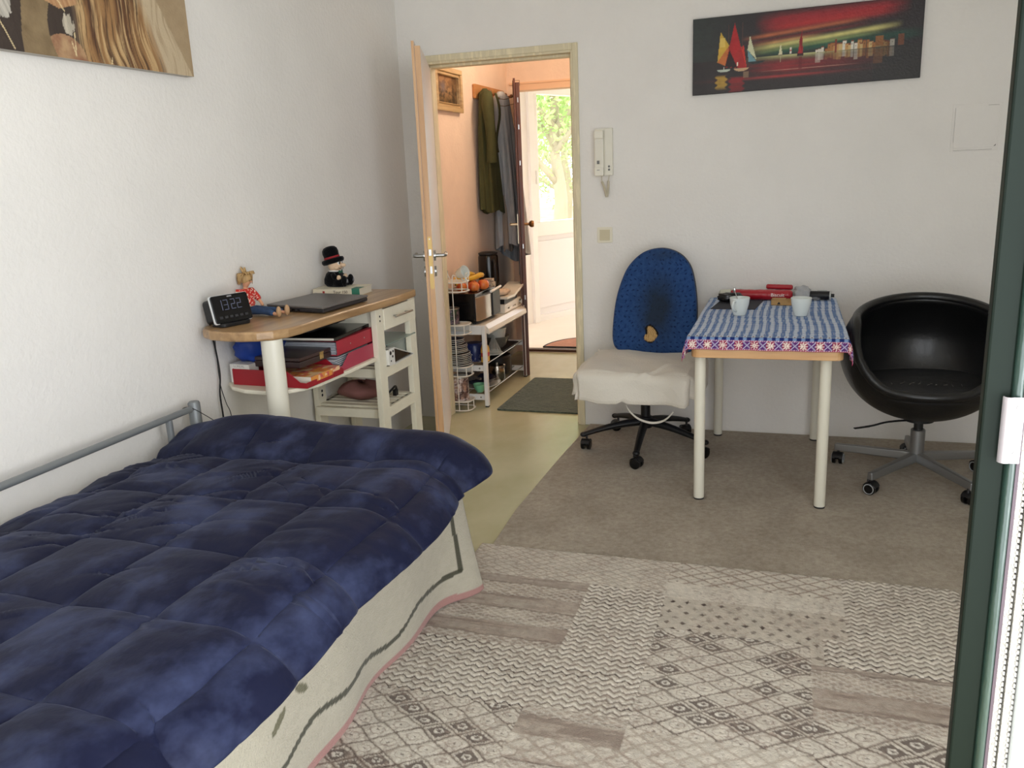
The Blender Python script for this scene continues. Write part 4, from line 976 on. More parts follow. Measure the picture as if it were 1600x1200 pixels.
obj('dark_placemat', nm, mat('dark_grey_felt', C(52, 54, 62), .85), None, label='dark grey rectangular placemat behind the left mug', cat='placemat')
obj('glasses_case', lump((1.80, -.22, ZT+.026), .06, .035, .022, 3, .2), M_blackgloss, None, smooth='full', label='small black crumpled pouch lying on the dark placemat', cat='pouch')
def packet(name, a, b, r, m1, label, cat, flat=.8, txt=None):
    t = thing(name, label, cat, ((a[0]+b[0])/2, (a[1]+b[1])/2, ZT))
    A_ = Vector(a); B_ = Vector(b); L = (B_-A_).length; d = (B_-A_).normalized(); s = Vector((-d.y, d.x, 0))
    def P(i, j):
        th = 2*pi*i/20; u = j/23; k = r*(1-.06*sin(u*40+i)*.5)*(1-.35*(u < .02)-.35*(u > .98))
        return A_.lerp(B_, u)+s*(cos(th)*k)+Vector((0, 0, max(r*flat+sin(th)*k*flat, .0005)))
    obj('wrapper', MB().grid(P, 20, 24, True).lathe([(0, 0), (.001, .0001)], tuple(A_)), m1, t, smooth='full', recalc=True)
    return t
M_redfoil = mat('red_foil', C(170, 26, 40), .28, coat=.4, bump=.3, bscale=50)
rp = packet('biscuit_packet', (1.795, -.115, ZT), (2.09, -.135, ZT), .032, M_redfoil, 'long red packet of biscuits lying across the back of the table', 'biscuit packet')
obj('clear_end', MB().tube([(1.74, -.11, ZT+.02), (1.75, -.11, ZT+.026), (1.797, -.115, ZT+.0265)], [.012, .024, .0262], 16), mat('pale_wrapper', C(206, 206, 190), .3, coat=.3), rp, smooth=True)
text('brand_text', 'Biscuit', .024, frame_M((2.02, -.166, ZT+.029), (1, -.07, 0), (0, .15, 1)), mat('white_print', C(236, 226, 222), .5), rp, local=False)
rb = packet('red_wrapper', (1.965, -.085, ZT+.048), (2.09, -.10, ZT+.046), .016, M_redfoil, 'small folded red wrapper resting on top of the long red packet', 'wrapper')
M_clear = mat('clear_cellophane', C(226, 228, 230), .12, trans=.55, bump=.6, bscale=24, ior=1.15)
obj('cellophane_bag', lump((2.135, -.12, ZT+.034), .038, .045, .033, 12, .22), M_clear, None, smooth='full', label='crumpled clear cellophane at the right end of the red packet', cat='wrapper')
obj('cellophane_wrap', lump((2.20, -.10, ZT+.010), .055, .035, .0095, 22, .25), M_clear, None, smooth='full', label='flat clear plastic scrap behind the right mug', cat='wrapper')
cb = thing('cardboard_box', 'small open kraft cardboard box left of the right mug', 'box', (2.05, -.27, ZT), radians(-4))
obj('box_body', MB().box(-.055, .045, -.03, .03, 0, .002).box(-.055, -.053, -.03, .03, 0, .027).box(-.055, .02, -.03, -.028, 0, .027).box(-.055, .045, .028, .03, 0, .024).box(-.055, .01, -.03, .03, .025, .027).box(.02, .06, -.03, -.028, 0, .012), mat('kraft_card', C(184, 146, 96), .8), cb, local=True)
obj('dark_mark', MB().prism([(-.028, .004), (-.012, .004), (-.014, .012), (-.02, .016)], -.0308, -.0303, 'y'), M_black, cb, local=True)
rl = thing('lint_roller', 'black cylindrical roll with a pale band lying at the back right of the table', 'roll', (2.215, -.115, ZT))
obj('roll', MB().tube([(2.17, -.112, ZT+.022), (2.262, -.122, ZT+.022)], .021, 20), M_black, rl, smooth=True)
obj('pale_band', MB().tube([(2.262, -.122, ZT+.022), (2.268, -.1227, ZT+.022)], .0225, 20).tube([(2.205, -.1, ZT+.0435), (2.25, -.105, ZT+.0435)], .002, 6), mat('pale_band', C(190, 192, 190), .5), rl, smooth=True)
obj('end_cap', MB().tube([(2.268, -.1227, ZT+.022), (2.283, -.124, ZT+.022)], .0085, 12), M_black, rl, smooth=True)

# ================================================================== blue office chair
oc = thing('office_chair', 'office chair with a worn egg-shaped blue backrest beside the table', 'office chair', (1.405, -.375, 0))
FL = .009
def caster(name, P, ang, parent, m_w, ring=None, r=.026, zt=.075):
    """P = floor point (x,y); ang: rolling direction"""
    d = Vector((cos(ang), sin(ang), 0)); s = Vector((-sin(ang), cos(ang), 0)); c = Vector((P[0], P[1], FL+r))
    m = MB()
    for k in (-1, 1):
        a = c+s*k*.007; b = c+s*k*.024; m.tube([a, a.lerp(b, .15), a.lerp(b, .85), b], [r-.003, r, r, r-.005], 22)
    m.tube([c-s*.008, c+s*.008], .008, 10)
    hood = []
    o = obj(name, m, m_w, parent, smooth=True)
    h = MB(); 
    h.tube([c+Vector((0, 0, .004))-d*.012, Vector((P[0], P[1], zt))-d*.012], .006, 10)
    h.grid(lambda i, j: c+s*(.022*(j/3*2-1))+Vector((0, 0, 0))+d*(cos(radians(20+140*i/8))*(r+.003))+Vector((0, 0, sin(radians(20+140*i/8))*(r+.003))), 9, 4)
    obj('caster_fork', h, M_black, o, smooth='full')
    if ring:
        for k in (-1, 1):
            pts = [c+s*k*.0245+d*cos(t)*(r-.006)+Vector((0, 0, sin(t)*(r-.006))) for t in np.linspace(0, 2*pi, 20, endpoint=False)]
            obj('grey_ring', MB().tube(pts, .0022, 6, closed=True), ring, o, smooth=True)
    return o
hub = Vector((1.405, -.375, 0))
ends = [(1.113, -.455), (1.412, -.69), (1.70, -.475), (1.20, -.105), (1.575, -.12)]
for (x, y) in ends:
    d = (Vector((x, y, 0))-Vector((hub.x, hub.y, 0))).normalized(); s = Vector((-d.y, d.x, 0)); m = MB()
    N_ = 9; rows = []
    def P(i, j, d=d, s=s, x=x, y=y):
        u = i/(N_-1); p = Vector((hub.x, hub.y, 0)).lerp(Vector((x, y, 0))+d*.012, u)
        zc = .150-.062*u**1.7; w = .030-.012*u; h = .022-.010*u
        a = 2*pi*j/10
        return p+s*w*cos(a)*.8+Vector((0, 0, zc+h*sin(a)))
    m.grid(P, N_, 11)
    p_end = Vector((x, y, .088))+d*.012
    m.ell(tuple(p_end), .018, .018, .013)
    lg = obj('base_leg', m, M_black, oc, smooth='full')
    caster('caster', (x, y), atan2(d.y, d.x)+radians(70), oc, M_blackgloss, None, .027, .09)
obj('gas_column', MB().lathe([(0, .12), (.032, .12), (.034, .175), (.028, .18), (.024, .18), (.024, .34), (.05, .345), (.05, .37), (0, .37)], (hub.x, hub.y, 0), 22), M_black, oc, smooth=True)
obj('seat', MB().prism([(1.18, -.16), (1.62, -.16), (1.64, -.35), (1.63, -.60), (1.58, -.66), (1.22, -.66), (1.165, -.6), (1.16, -.35)], .385, .455), mat('blue_seat_fabric', C(34, 62, 128), .95), oc, bevel=.02, bseg=3)
bp = [(1.448, .999), (1.395, .992), (1.351, .973), (1.312, .94), (1.279, .897), (1.252, .835), (1.231, .765), (1.218, .69), (1.211, .61), (1.210, .545), (1.222, .500), (1.252, .478), (1.30, .467), (1.39, .463), (1.481, .463), (1.575, .467), (1.612, .485), (1.632, .53), (1.637, .62), (1.637, .70), (1.632, .77), (1.621, .84), (1.604, .90), (1.575, .945), (1.54, .974), (1.495, .993)]
# closed smooth outline -> cushion: radial grid, bulging, reclined a little, at its own place and thickness
op = [Vector((a, b)) for a, b in bp]; cen = Vector((1.425, .70))
K = 420; outl = []
for i in range(K):
    u = i/K*len(op); k = int(u); t = u-k; A, B, Cc, D = op[k-1], op[k % len(op)], op[(k+1) % len(op)], op[(k+2) % len(op)]
    outl.append(.5*((2*B)+(-A+Cc)*t+(2*A-5*B+4*Cc-D)*t*t+(-A+3*B-3*Cc+D)*t**3))
RINGS = 64
def back_y(z): return -.20+(z-.5)*.10
Pts = []; Cl = []
for i in range(K+1):
    o_ = outl[i % K]
    for j in range(RINGS):
        q = j/(RINGS-1); s = sin(q*pi/2) if q < 1 else 1
        p = cen.lerp(o_, s); edge = (1-s**6)
        y = back_y(p.y)-.034*edge**.5-.006
        dxs = (p.x-1.412); dzs = (p.y-.565)
        Pts.append((p.x, y+.045*((p.x-1.425)/.2)**2*-.35, p.y))
Pts = np.array(Pts); x = Pts[:, 0]; z = Pts[:, 2]
c = np.tile(CN(46, 76, 124), (len(x), 1)); nz = fbm(x*90, z*90, 44, 3); c = mixc(c, CN(36, 62, 108), (nz > .5)*.5)
gx = x/.032; gz = z/.026; rx = vnoise(np.floor(gx)*3.3+.5, np.floor(gz)*5.1+.5, 45); rz = vnoise(np.floor(gx)*7.3+.5, np.floor(gz)*2.1+.5, 46)
gx = gx+.45*np.sin(gz*1.9+1); rx = vnoise(np.floor(gx)*3.3+.5, np.floor(gz)*5.1+.5, 45); dd = np.sqrt(((gx % 1)-.12-.76*rx)**2*.032**2+((gz % 1)-.12-.76*rz)**2*.026**2); c = mixc(c, CN(14, 26, 66), (dd < .0042)*.85)
stain = np.exp(-((x-1.44)/.085)**2-((z-.70)/.16)**2)*1.15+.5*np.exp(-((x-1.47)/.09)**2-((z-.97)/.03)**2)
c = mixc(c, CN(42, 48, 54), np.clip(stain*(.55+.7*fbm(x*14, z*14, 47)), 0, .85))
# tear showing foam
tx_ = x-1.41-.006*np.sin(z*90); tz_ = z-.572
tear = (np.abs(tx_/(.022+.012*(z < .57))) ** 2+(tz_/.040)**2 < 1+.5*(nz-.5)); c = mixc(c, CN(30, 26, 24), ((np.abs(tx_/.034)**2+(tz_/.048)**2) < 1)*1.0)
foam = mixc(np.tile(CN(192, 158, 106), (len(x), 1)), CN(132, 98, 60), (np.abs(((tx_+tz_*.35)/.011) % 1-.5) < .12)*.8); c = np.where(tear[:, None], foam, c)
Pts[:, 1] += tear*.006
# use finer mesh near the middle: the rings are sine spaced
bk_ = painted('backrest', Pts, c, K+1, RINGS, mat('blue_chair_fabric', (1, 1, 1, 1), .95, attr=True, bump=.35, bscale=260, sheen=.25, spec=.1), oc, smooth='full')
obj('back_shell', MB().prism([(p.x, p.y) for p in outl], -.004, .030, 'y', Matrix(((1, 0, 0, 0), (0, 1, .10, -.20-.05), (0, 0, 1, 0), (0, 0, 0, 1)))), M_black, oc, bevel=.01, bseg=3)
obj('back_support', MB().tube(smoothpath([(1.41, -.36, .365), (1.41, -.2, .355), (1.41, -.135, .40), (1.42, -.155, .55), (1.42, -.15, .70)], 5), [.018]*21, 10), M_black, oc, smooth=True)

# cream blanket over the seat
def blk():
    nu, nv = 150, 130
    U, Vv = np.meshgrid(np.linspace(-1, 1, nu), np.linspace(-1, 1, nv), indexing='ij'); U = U.ravel(); Vv = Vv.ravel()
    # seat-supported super-ellipse then hanging
    cx, cy, rx, ry = 1.395, -.47, .265, .235
    L1 = .43; a = U*(L1*.93); b = Vv*.385
    def fold(a, r, n=4):
        s = np.sign(a); t = np.abs(a)
        flat = np.minimum(t, r); ov = np.clip(t-r, 0, None)
        return s, flat, ov
    sa, fa, oa = fold(a, rx-.02); sb, fb, ob = fold(b, ry-.02)
    ob = ob*(sb < 0)  # back edge stays flat against the backrest
    fb = np.where(sb > 0, np.minimum(np.abs(b)*.72, .255), fb)
    ov = (oa**5+ob**5)**.2+1e-9; on_ = np.sqrt(oa**2+ob**2)+1e-9; R = .05; th = np.clip(ov/R, 0, pi/2*.92)
    outw = R*np.sin(th)+np.clip(ov-R*1.445, 0, None)*.10; dn = R*(1-np.cos(th))+np.clip(ov-R*1.445, 0, None)*.99
    ua = oa/on_; ub = ob/on_; ov = np.where(ov < 1e-5, 0, ov)
    x = cx+sa*(fa+ua*outw*1.0); y = cy+np.where(sb < 0, -(fb+ub*outw), fb)
    z = .478-dn
    z = z-.02*np.clip((x-1.55)/.1, 0, 1)*(ov > .01)*0
    f = fbm(U*3, Vv*3, 66)-.5
    z = z+.012*f+.006*np.sin(U*6+Vv*4)*(ov < .01)
    # diagonal fold on the right
    dl_ = (U*.8-Vv*.5-.42); z = z+.011*np.exp(-(dl_/.035)**2)
    w = .013*np.sin(U*7+Vv*3)*np.clip(ov/.1, 0, 1); y = y-np.abs(ub)*w; x = x+sa*ua*w
    cr_ = np.clip(np.minimum(oa, ob)/.10, 0, 1); x = x-sa*ua*.028*cr_; y = y+np.where(sb < 0, ub*.024*cr_, 0); z = z+.012*cr_
    z = z+.006*np.sin(U*13+Vv*5+2*np.sin(Vv*4))*np.clip(vnoise(U*2+5, Vv*2+5, 9)*1.6-.3, 0, 1)
    return np.stack([x, y, z], 1), nu, nv, U, Vv
Pb, nu, nv, U, Vv = blk()
bl = thing('cream_blanket', 'cream fleece blanket draped over the blue office chair seat', 'blanket', (1.4, -.47, .45))
c = np.tile(CN(216, 210, 198), (len(Pb), 1)); c = mixc(c, CN(196, 188, 174), (np.maximum(np.abs(U), np.abs(Vv)) > .965)*.5)
painted('blanket', Pb, c, nu, nv, mat('cream_fleece', (1, 1, 1, 1), .97, attr=True, bump=.3, bscale=120, sheen=.3, spec=.1), bl, solid=.010, smooth='full')
obj('binding_tape', MB().grid(lambda i, j: smoothpath([(1.365, -.70, .315), (1.385, -.705, .285), (1.43, -.71, .252), (1.49, -.71, .238), (1.545, -.705, .252), (1.585, -.69, .29)], 6)[i]+Vector((0, .004*j, .010*j)), 31, 2), mat('cream_tape', C(206, 200, 188), .8), bl, solid=.0015, smooth='full')

# ================================================================== black tub chair
tc_ = thing('tub_chair', 'black leather tub chair on a grey star base at the right of the table', 'chair', (2.632, -.575, 0))
M_leather = mat('black_leather', C(18, 18, 19), .36, coat=.15, bump=.12, bscale=60, spec=.5, noise=.2, nscale=8)
cc = Vector((2.632, -.60, .598)); facing = radians(-92)
def shell(i, j, R0=.340):
    a = 2*pi*i/64; u = j/26
    b = a-facing; back = (1-cos(b))/2             # 0 front, 1 back
    back_s = back*back*(3-2*back)
    q_ = min(1, max(0, (back-.05)/.33)); phi_end = radians(60+44*q_*q_*(3-2*q_)+28*back)
    ph = .0+phi_end*u
    R = R0; rx = R*(1.0-.02*back)
    z = cc.z-R*.885*cos(ph); r = rx*sin(ph)**(.92 if ph > 0 else 1)
    r = r*(1-.07*max(0, ph-pi/2)/.7)
    return Vector((cc.x+r*cos(a), cc.y+r*sin(a)*.94, z))
sh = obj('shell', MB().grid(lambda i, j: shell(i, j, .345), 64, 27, True), M_leather, tc_, smooth='full', solid=.035, recalc=True, soff=-1)
# rolled rim
rim = [shell(i, 26, .328) for i in range(64)]
obj('rim', MB().tube(rim, .0195, 12, closed=True), M_leather, tc_, smooth='full')
def cush(i, j):
    a = 2*pi*i/48; t = pi*j/14
    r = .286*abs(sin(t))**.5; z = -cos(t)*.045*(1 if t < pi/2 else 1)
    return Vector((cc.x+r*cos(a), cc.y+.0+r*sin(a)*.93-.012, .437+z+.006*sin(a*2+1)*(t > pi/2)*(r/.26)))
obj('seat_cushion', MB().grid(cush, 48, 15, True), mat('lit_leather', C(34, 34, 36), .5, bump=.2, bscale=30, noise=.3, nscale=6), tc_, smooth='full')  # paler than the shell leather: grey light on the cushion put into its colour
ck_ = MB()
rk = np.random.RandomState(9)
for k in range(9):
    x0 = 2.49+.032*k+.01*rk.rand(); y0 = -.80+.05*rk.rand(); pts = [(x0, y0, .4825)]
    for q in range(4): pts.append((pts[-1][0]+.012*(rk.rand()-.3), pts[-1][1]+.018*(rk.rand()), .4832))
    ck_.tube(pts, .0007, 4)
obj('leather_cracks', ck_, mat('worn_crack', C(92, 88, 84), .8), tc_)
obj('column', MB().lathe([(0, .10), (.030, .10), (.030, .232), (.026, .236), (0, .236)], (2.632, -.575, 0), 24), M_alu, tc_, smooth=True)
obj('gas_spring', MB().lathe([(0, .23), (.019, .23), (.019, .272), (.06, .275), (.06, .288), (0, .288)], (2.632, -.575, 0), 20), M_black, tc_, smooth=True)
obj('height_lever', MB().tube(smoothpath([(2.60, -.60, .282), (2.50, -.66, .286), (2.44, -.69, .276), (2.405, -.705, .272)], 4), .0045, 8).bar((2.42, -.70, .273), (2.36, -.73, .27), .014, .004), M_black, tc_, smooth=True)
cN = Vector((2.632, -.575, 0))
for (x, y) in ((2.318, -.44), (2.432, -.815), (2.80, -.862), (2.905, -.44), (2.635, -.265)):
    d = (Vector((x, y, 0))-cN).normalized(); en = Vector((x, y, 0))+d*.015
    a = cN+Vector((0, 0, .112)); b_ = en+Vector((0, 0, .090))
    s = Vector((-d.y, d.x, 0)); mb = MB(); m8 = []
    for p, w, h in ((a, .021, .020), (b_, .014, .0165)):
        m8 += [p+s*w+Vector((0, 0, -h)), p-s*w+Vector((0, 0, -h)), p-s*w*.75+Vector((0, 0, h)), p+s*w*.75+Vector((0, 0, h))]
    mb._add(m8, [(0, 1, 2, 3), (4, 7, 6, 5), (0, 4, 5, 1), (1, 5, 6, 2), (2, 6, 7, 3), (3, 7, 4, 0)])
    obj('base_arm', mb, M_alu, tc_, bevel=.005, bseg=3)
    caster('caster', (x, y), atan2(d.y, d.x)+radians(100), tc_, M_blackgloss, mat('grey_tyre', C(150, 152, 154), .5), .027, .08)

# ================================================================== pictures
def canvas(name, label, cat, origin, ud, vd, w, h, thick, colfn, side, st=.003, rough=.6, bump=.2, group=None):
    t = thing(name, label, cat, origin)
    ud = Vector(ud).normalized(); vd = Vector(vd).normalized(); n_ = ud.cross(vd)
    nu = max(8, int(w/st)); nv = max(8, int(h/st))
    U, V_ = np.meshgrid(np.linspace(0, 1, nu), np.linspace(0, 1, nv), indexing='ij'); U = U.ravel(); V_ = V_.ravel()
    col = colfn(U, V_)
    o = np.array(origin); P = o+np.outer(U*w, np.array(ud))+np.outer(V_*h, np.array(vd))+np.array(n_)*(thick+.0004)
    M = Matrix((ud, vd, n_)).transposed().to_4x4(); M.translation = Vector(origin)
    obj('stretcher', MB().box(0, w, 0, h, .002, thick, M), side, t)
    painted('printed_face', P, col, nu, nv, mat(name+'_print', (1, 1, 1, 1), rough, attr=True, bump=bump, bscale=120), t, smooth='full')
    return t

def sailing(u, vv):
    v = 1-vv; n = len(u)
    c = np.tile(CN(46, 40, 42), (n, 1))
    f = fbm(u*5, v*30, 101, 4); g = fbm(u*3+2, (v+u*.25)*24, 103, 4)
    hz = .565
    sky = v < hz
    left = np.clip(1-u/.28, 0, 1)
    # sky: streaks fan out to the upper right from the glow
    vs = v+(u-.35)*.30*np.clip((v-.05), 0, 1)*0
    c = mixc(c, CN(52, 62, 58), sky*left*(.5+.5*f))
    def band(v0, slope, w, col, u0, u1, k=1.0, soft=.12):
        ctr = v0-slope*(u-.35); e = np.exp(-((v-ctr)/w)**2)*np.clip((u-u0)/soft, 0, 1)*np.clip((u1-u)/soft, 0, 1)
        return mixc(c, col, sky*e*k*(.55+.8*g))
    c = band(.14, .10, .085, CN(160, 36, 44), .28, .95, .95)
    c = band(.22, .16, .05, CN(178, 44, 44), .30, .90, .9)
    c = band(.30, .22, .025, CN(196, 110, 70), .22, .78, .9)
    c = band(.36, .20, .022, CN(120, 44, 44), .22, .8, .8)
    c = band(.40, .20, .022, CN(206, 150, 96), .25, .6, .8)
    c = band(.45, .24, .030, CN(214, 206, 130), .24, .92, 1.0)
    c = band(.50, .22, .030, CN(150, 170, 104), .26, .85, .9)
    c = band(.535, .18, .035, CN(38, 84, 66), .28, 1.0, 1.0)
    c = band(.50, .08, .06, CN(34, 66, 58), .6, 1.05, .75)
    # water
    w = ~sky; d = (v-hz)/(1-hz); fw = fbm(u*4, v*60, 107, 4)
    c = mixc(c, CN(54, 48, 46), w*.5)
    glow = np.exp(-((u-.42)/.22)**2)
    c = mixc(c, CN(196, 200, 140), w*np.exp(-(d/.10)**2)*np.clip((u-.24)*6, 0, 1)*np.clip((.78-u)*4, 0, 1)*(.5+.8*fw))
    c = mixc(c, CN(156, 40, 44), w*np.exp(-((d-.33)/.20)**2)*np.clip((u-.22)*5, 0, 1)*np.clip((.85-u)*2.2, 0, 1)*(.35+1.1*fw))
    c = mixc(c, CN(172, 60, 60), w*np.exp(-((d-.62)/.04)**2)*glow*(.3+1.0*fw))
    c = mixc(c, CN(204, 150, 130), w*(np.abs(d-.45+.02*(fw-.5)) < .008)*np.clip((u-.3)*8, 0, 1)*np.clip((.75-u)*8, 0, 1)*.7)
    c = mixc(c, CN(40, 44, 42), w*(u > .8)*.4)
    def tri(p, q, r, col, k=1.0, rag=.0):
        def sd(a, b): return (u-a[0])*(b[1]-a[1])-(v-a[1])*(b[0]-a[0])
        s1, s2, s3 = sd(p, q), sd(q, r), sd(r, p)
        m = ((s1 >= rag) & (s2 >= rag) & (s3 >= rag)) | ((s1 <= -rag) & (s2 <= -rag) & (s3 <= -rag))
        return mixc(c, col, m*k)
    def box(u0, u1, v0, v1, col, k=1.0): return mixc(c, col, ((u > u0) & (u < u1) & (v > v0) & (v < v1))*k)
    # boats on the left
    c = tri((.115, .59), (.128, .20), (.168, .38), CN(206, 168, 62)); c = tri((.115, .59), (.162, .66), (.168, .38), CN(198, 112, 54)); c = mixc(c, CN(236, 208, 110), ((np.abs(u-.138) < .012) & (np.abs(v-.34) < .06))*.6)
    c = tri((.150, .66), (.192, .10), (.222, .42), CN(176, 30, 34)); c = tri((.150, .66), (.250, .70), (.222, .42), CN(168, 34, 34)); c = tri((.150, .655), (.208, .68), (.170, .44), CN(44, 24, 26))
    c = tri((.222, .42), (.250, .70), (.235, .40), CN(206, 56, 40)); c = tri((.252, .46), (.262, .28), (.294, .60), CN(206, 206, 170)); c = tri((.252, .46), (.294, .62), (.258, .62), CN(110, 150, 160))
    c = box(.226, .2285, .10, .45, CN(90, 60, 52)); c = box(.1645, .1665, .12, .35, CN(90, 60, 52))
    c = mixc(c, CN(196, 206, 190), ((((u-.145)/.030)**2+((v-.695)/.028)**2) < 1)*(v > .69)*.9)
    c = mixc(c, CN(206, 170, 130), ((((u-.225)/.036)**2+((v-.68)/.05)**2) < 1)*(v > .69)*.9)
    c = mixc(c, CN(40, 48, 50), ((((u-.292)/.042)**2+((v-.60)/.05)**2) < 1)*(v > .62)*1.0)
    c = box(.205, .211, .61, .66, CN(236, 226, 206)); c = box(.143, .148, .66, .69, CN(226, 220, 206))
    rf = .6+.8*fbm(u*10, v*70, 111, 3)
    sf = lambda u0, w0, v0, v1: np.clip((w0-np.abs(u-u0+.006*np.sin(v*90)))/.006, 0, 1)*np.clip((v-v0)/.03, 0, 1)*np.clip((v1-v)/.05, 0, 1)
    c = mixc(c, CN(186, 148, 60), sf(.134, .026, .76, .96)*(.3+rf*.6))
    c = mixc(c, CN(150, 36, 40), sf(.205, .034, .79, 1.02)*rf*.7)
    c = mixc(c, CN(160, 130, 100), ((np.abs(u-.248) < .012) & (v > .74) & (v < .82))*rf*.6)
    # distant boats
    c = tri((.392, .56), (.400, .42), (.409, .56), CN(226, 220, 180)); c = box(.388, .412, .56, .575, CN(150, 140, 110)); c = box(.3985, .4015, .58, .66, CN(206, 196, 160), .6)
    c = box(.442, .448, .48, .56, CN(226, 214, 200)); c = box(.442, .448, .51, .53, CN(190, 90, 80))
    c = tri((.476, .58), (.492, .28), (.500, .58), CN(166, 34, 40)); c = tri((.480, .42), (.492, .30), (.498, .58), CN(140, 30, 34)); c = box(.474, .502, .57, .60, CN(60, 30, 30)); c = box(.482, .496, .61, .76, CN(110, 30, 36), .7)
    # town
    R = np.random.RandomState(5)
    for k in range(26):
        a = .553+k*.0125+R.rand()*.004; wd = .010+R.rand()*.012; top = .525-.05*R.rand()-(.05 if k in (9, 14, 20, 21) else 0)+.03*(k < 4)
        pal = [CN(226, 220, 204), CN(196, 150, 90), CN(168, 112, 60), CN(206, 176, 120)][R.randint(4)]
        if a > .80: pal = pal*.45; top += .02
        c = box(a, a+wd, top, .575, pal); c = box(a, a+wd, top-.012, top, CN(130, 70, 50)*(1 if a < .8 else .5))
        c = box(a+wd*.4, a+wd*.55, top+.02, top+.04, CN(60, 44, 40), .8)
        c = mixc(c, pal, ((u > a) & (u < a+wd) & (v > .585) & (v < .66+.05*R.rand()))*.35*rf)
    c = box(.635, .643, .43, .60, CN(130, 60, 44)); c = box(.805, .84, .44, .56, CN(140, 92, 50)); c = box(.90, .925, .44, .58, CN(110, 66, 44))
    c = mixc(c, CN(110, 74, 50), ((np.abs(u-.82) < .02) & (v > .60) & (v < .78))*.6*rf)
    c = c*(.82+.3*fbm(u*40, v*16, 120, 2))[:, None]
    e = np.minimum(np.minimum(u, 1-u)*3, np.minimum(v, 1-v)); c = c*np.clip(.55+e*25, 0, 1)[:, None]
    return c
canvas('sailing_painting', 'wide dark painting of red sailing boats at sunset on the back wall', 'painting', (1.585, -.0005, 1.732), (1.022, 0, .012), (0, 0, 1), 1.022, .350, .020, sailing, mat('dark_canvas_edge', C(46, 40, 38), .8), st=.0028, rough=.45)

def lion(u, v):
    """canvas 1.0 x .70; u 0 = left (towards the camera), 1 = right; v 0 = bottom"""
    n = len(u); W_, H_ = 1.15, .76
    a = (1-u)*W_; b = v*H_        # metres from the right edge / the bottom
    c = np.tile(CN(178, 156, 124), (n, 1)); f = fbm(a*30, b*30, 131, 4); c = mixc(c, CN(150, 128, 98), f*.7)
    # hairs: streaks nearly vertical, fanning
    fan = a+.012*np.sin(b*22+a*9)+.03*(fbm(a*6, b*4, 141)-.5)-(b*.16)
    h1 = fbm(fan*85, b*5, 133, 4); h2 = fbm(fan*160, b*9+3, 137, 3); h3 = fbm(fan*26, b*2.5, 139, 3)
    mane = (a > .19-.28*b*0+.02*np.sin(b*30)) & (a < .57+.06*np.sin(b*20))
    edge = .10+.18*np.clip(b/.3, 0, 1)*.0
    body = (a > .008+b*.62+.010*(h1-.5)) & (a < .8)
    # pale flank at the right
    c = mixc(c, CN(204, 186, 156), body*(.75)); c = mixc(c, CN(150, 124, 92), body*np.clip((h2-.5)*3, 0, 1)*.7)
    col = mixc(mixc(np.tile(CN(158, 120, 78), (n, 1)), CN(104, 70, 46), np.clip((h3-.4)*4, 0, 1)), CN(206, 174, 126), np.clip((h1-.50)*6, 0, 1)*.8)
    col = mixc(col, CN(66, 44, 34), np.clip((.44-h2)*7, 0, 1)*.8)
    wm = np.clip((a-.12-.40*b-.03*(h1-.5))/.05, 0, 1)*np.clip((.535-a)/.03, 0, 1); c = c*(1-wm[:, None])+col*wm[:, None]
    # paw at the lower left of the mane
    pw = (((a-.570)/.080)**2+((b-.0)/.066)**2) < 1; c = mixc(c, mixc(np.tile(CN(184, 150, 112), (n, 1)), CN(140, 94, 70), np.clip((f-.3)*2, 0, 1)), pw*.95)
    # dark face shadow with chin and rock
    dk_ = (a > .52) & (b > .035+.03*(a < .6)) ; dkm = np.clip((a-.495)/.03, 0, 1)*np.clip((.34-b)/.04, 0, 1)
    c = mixc(c, CN(44, 34, 34), dkm*.95*(~pw))
    rock = (a > .600+.02*np.sin(b*20)) & (a < .715-.16*np.clip(b-.05, 0, 1)) & (b < .165-.25*np.abs(a-.65)); c = mixc(c, mixc(np.tile(CN(150, 130, 98), (n, 1)), CN(112, 92, 66), f*1.1), rock*1.0)
    wch = (((a-.545)/.022)**2+((b-.095)/.030)**2) < 1+1.6*(h2-.5); c = mixc(c, CN(206, 196, 176), wch*(.4+.7*h1))
    wl = (((a-.765)/.03)**2+((b-.125)/.045)**2) < 1+.8*(h2-.5); c = mixc(c, CN(206, 200, 188), wl*(.4+.7*h2))
    muz = (b > .135+.3*np.abs(a-.57)) & (a > .50) & (a < .64); c = mixc(c, mixc(np.tile(CN(150, 100, 66), (n, 1)), CN(206, 168, 124), h2), muz*1.0)
    top = np.clip((b-.22)*8, 0, 1)*((a >= .66)); c = mixc(c, mixc(np.tile(CN(140, 92, 60), (n, 1)), CN(206, 166, 110), h1), top*.9)
    # straws
    for (a0, b0, a1, b1) in ((.80, .11, .745, .005), (.525, .075, .53, .01), (.54, .05, .53, .01), (.60, .20, .55, .13), (.63, .23, .60, .16), (.385, .02, .39, .003)):
        t = np.clip(((a-a0)*(a1-a0)+(b-b0)*(b1-b0))/((a1-a0)**2+(b1-b0)**2), 0, 1); d = np.sqrt((a-a0-t*(a1-a0))**2+(b-b0-t*(b1-b0))**2); c = mixc(c, CN(226, 206, 160), (d < .0018)*.9)
    return c
canvas('lion_canvas', 'large canvas photo of a lion with its brown mane, high on the left wall', 'canvas print', (.0, -1.80-1.15, 1.772), (0, 1, 0), (0, 0, 1), 1.15, .76, .034, lion, mat('canvas_edge', C(186, 180, 172), .8), st=.0026)

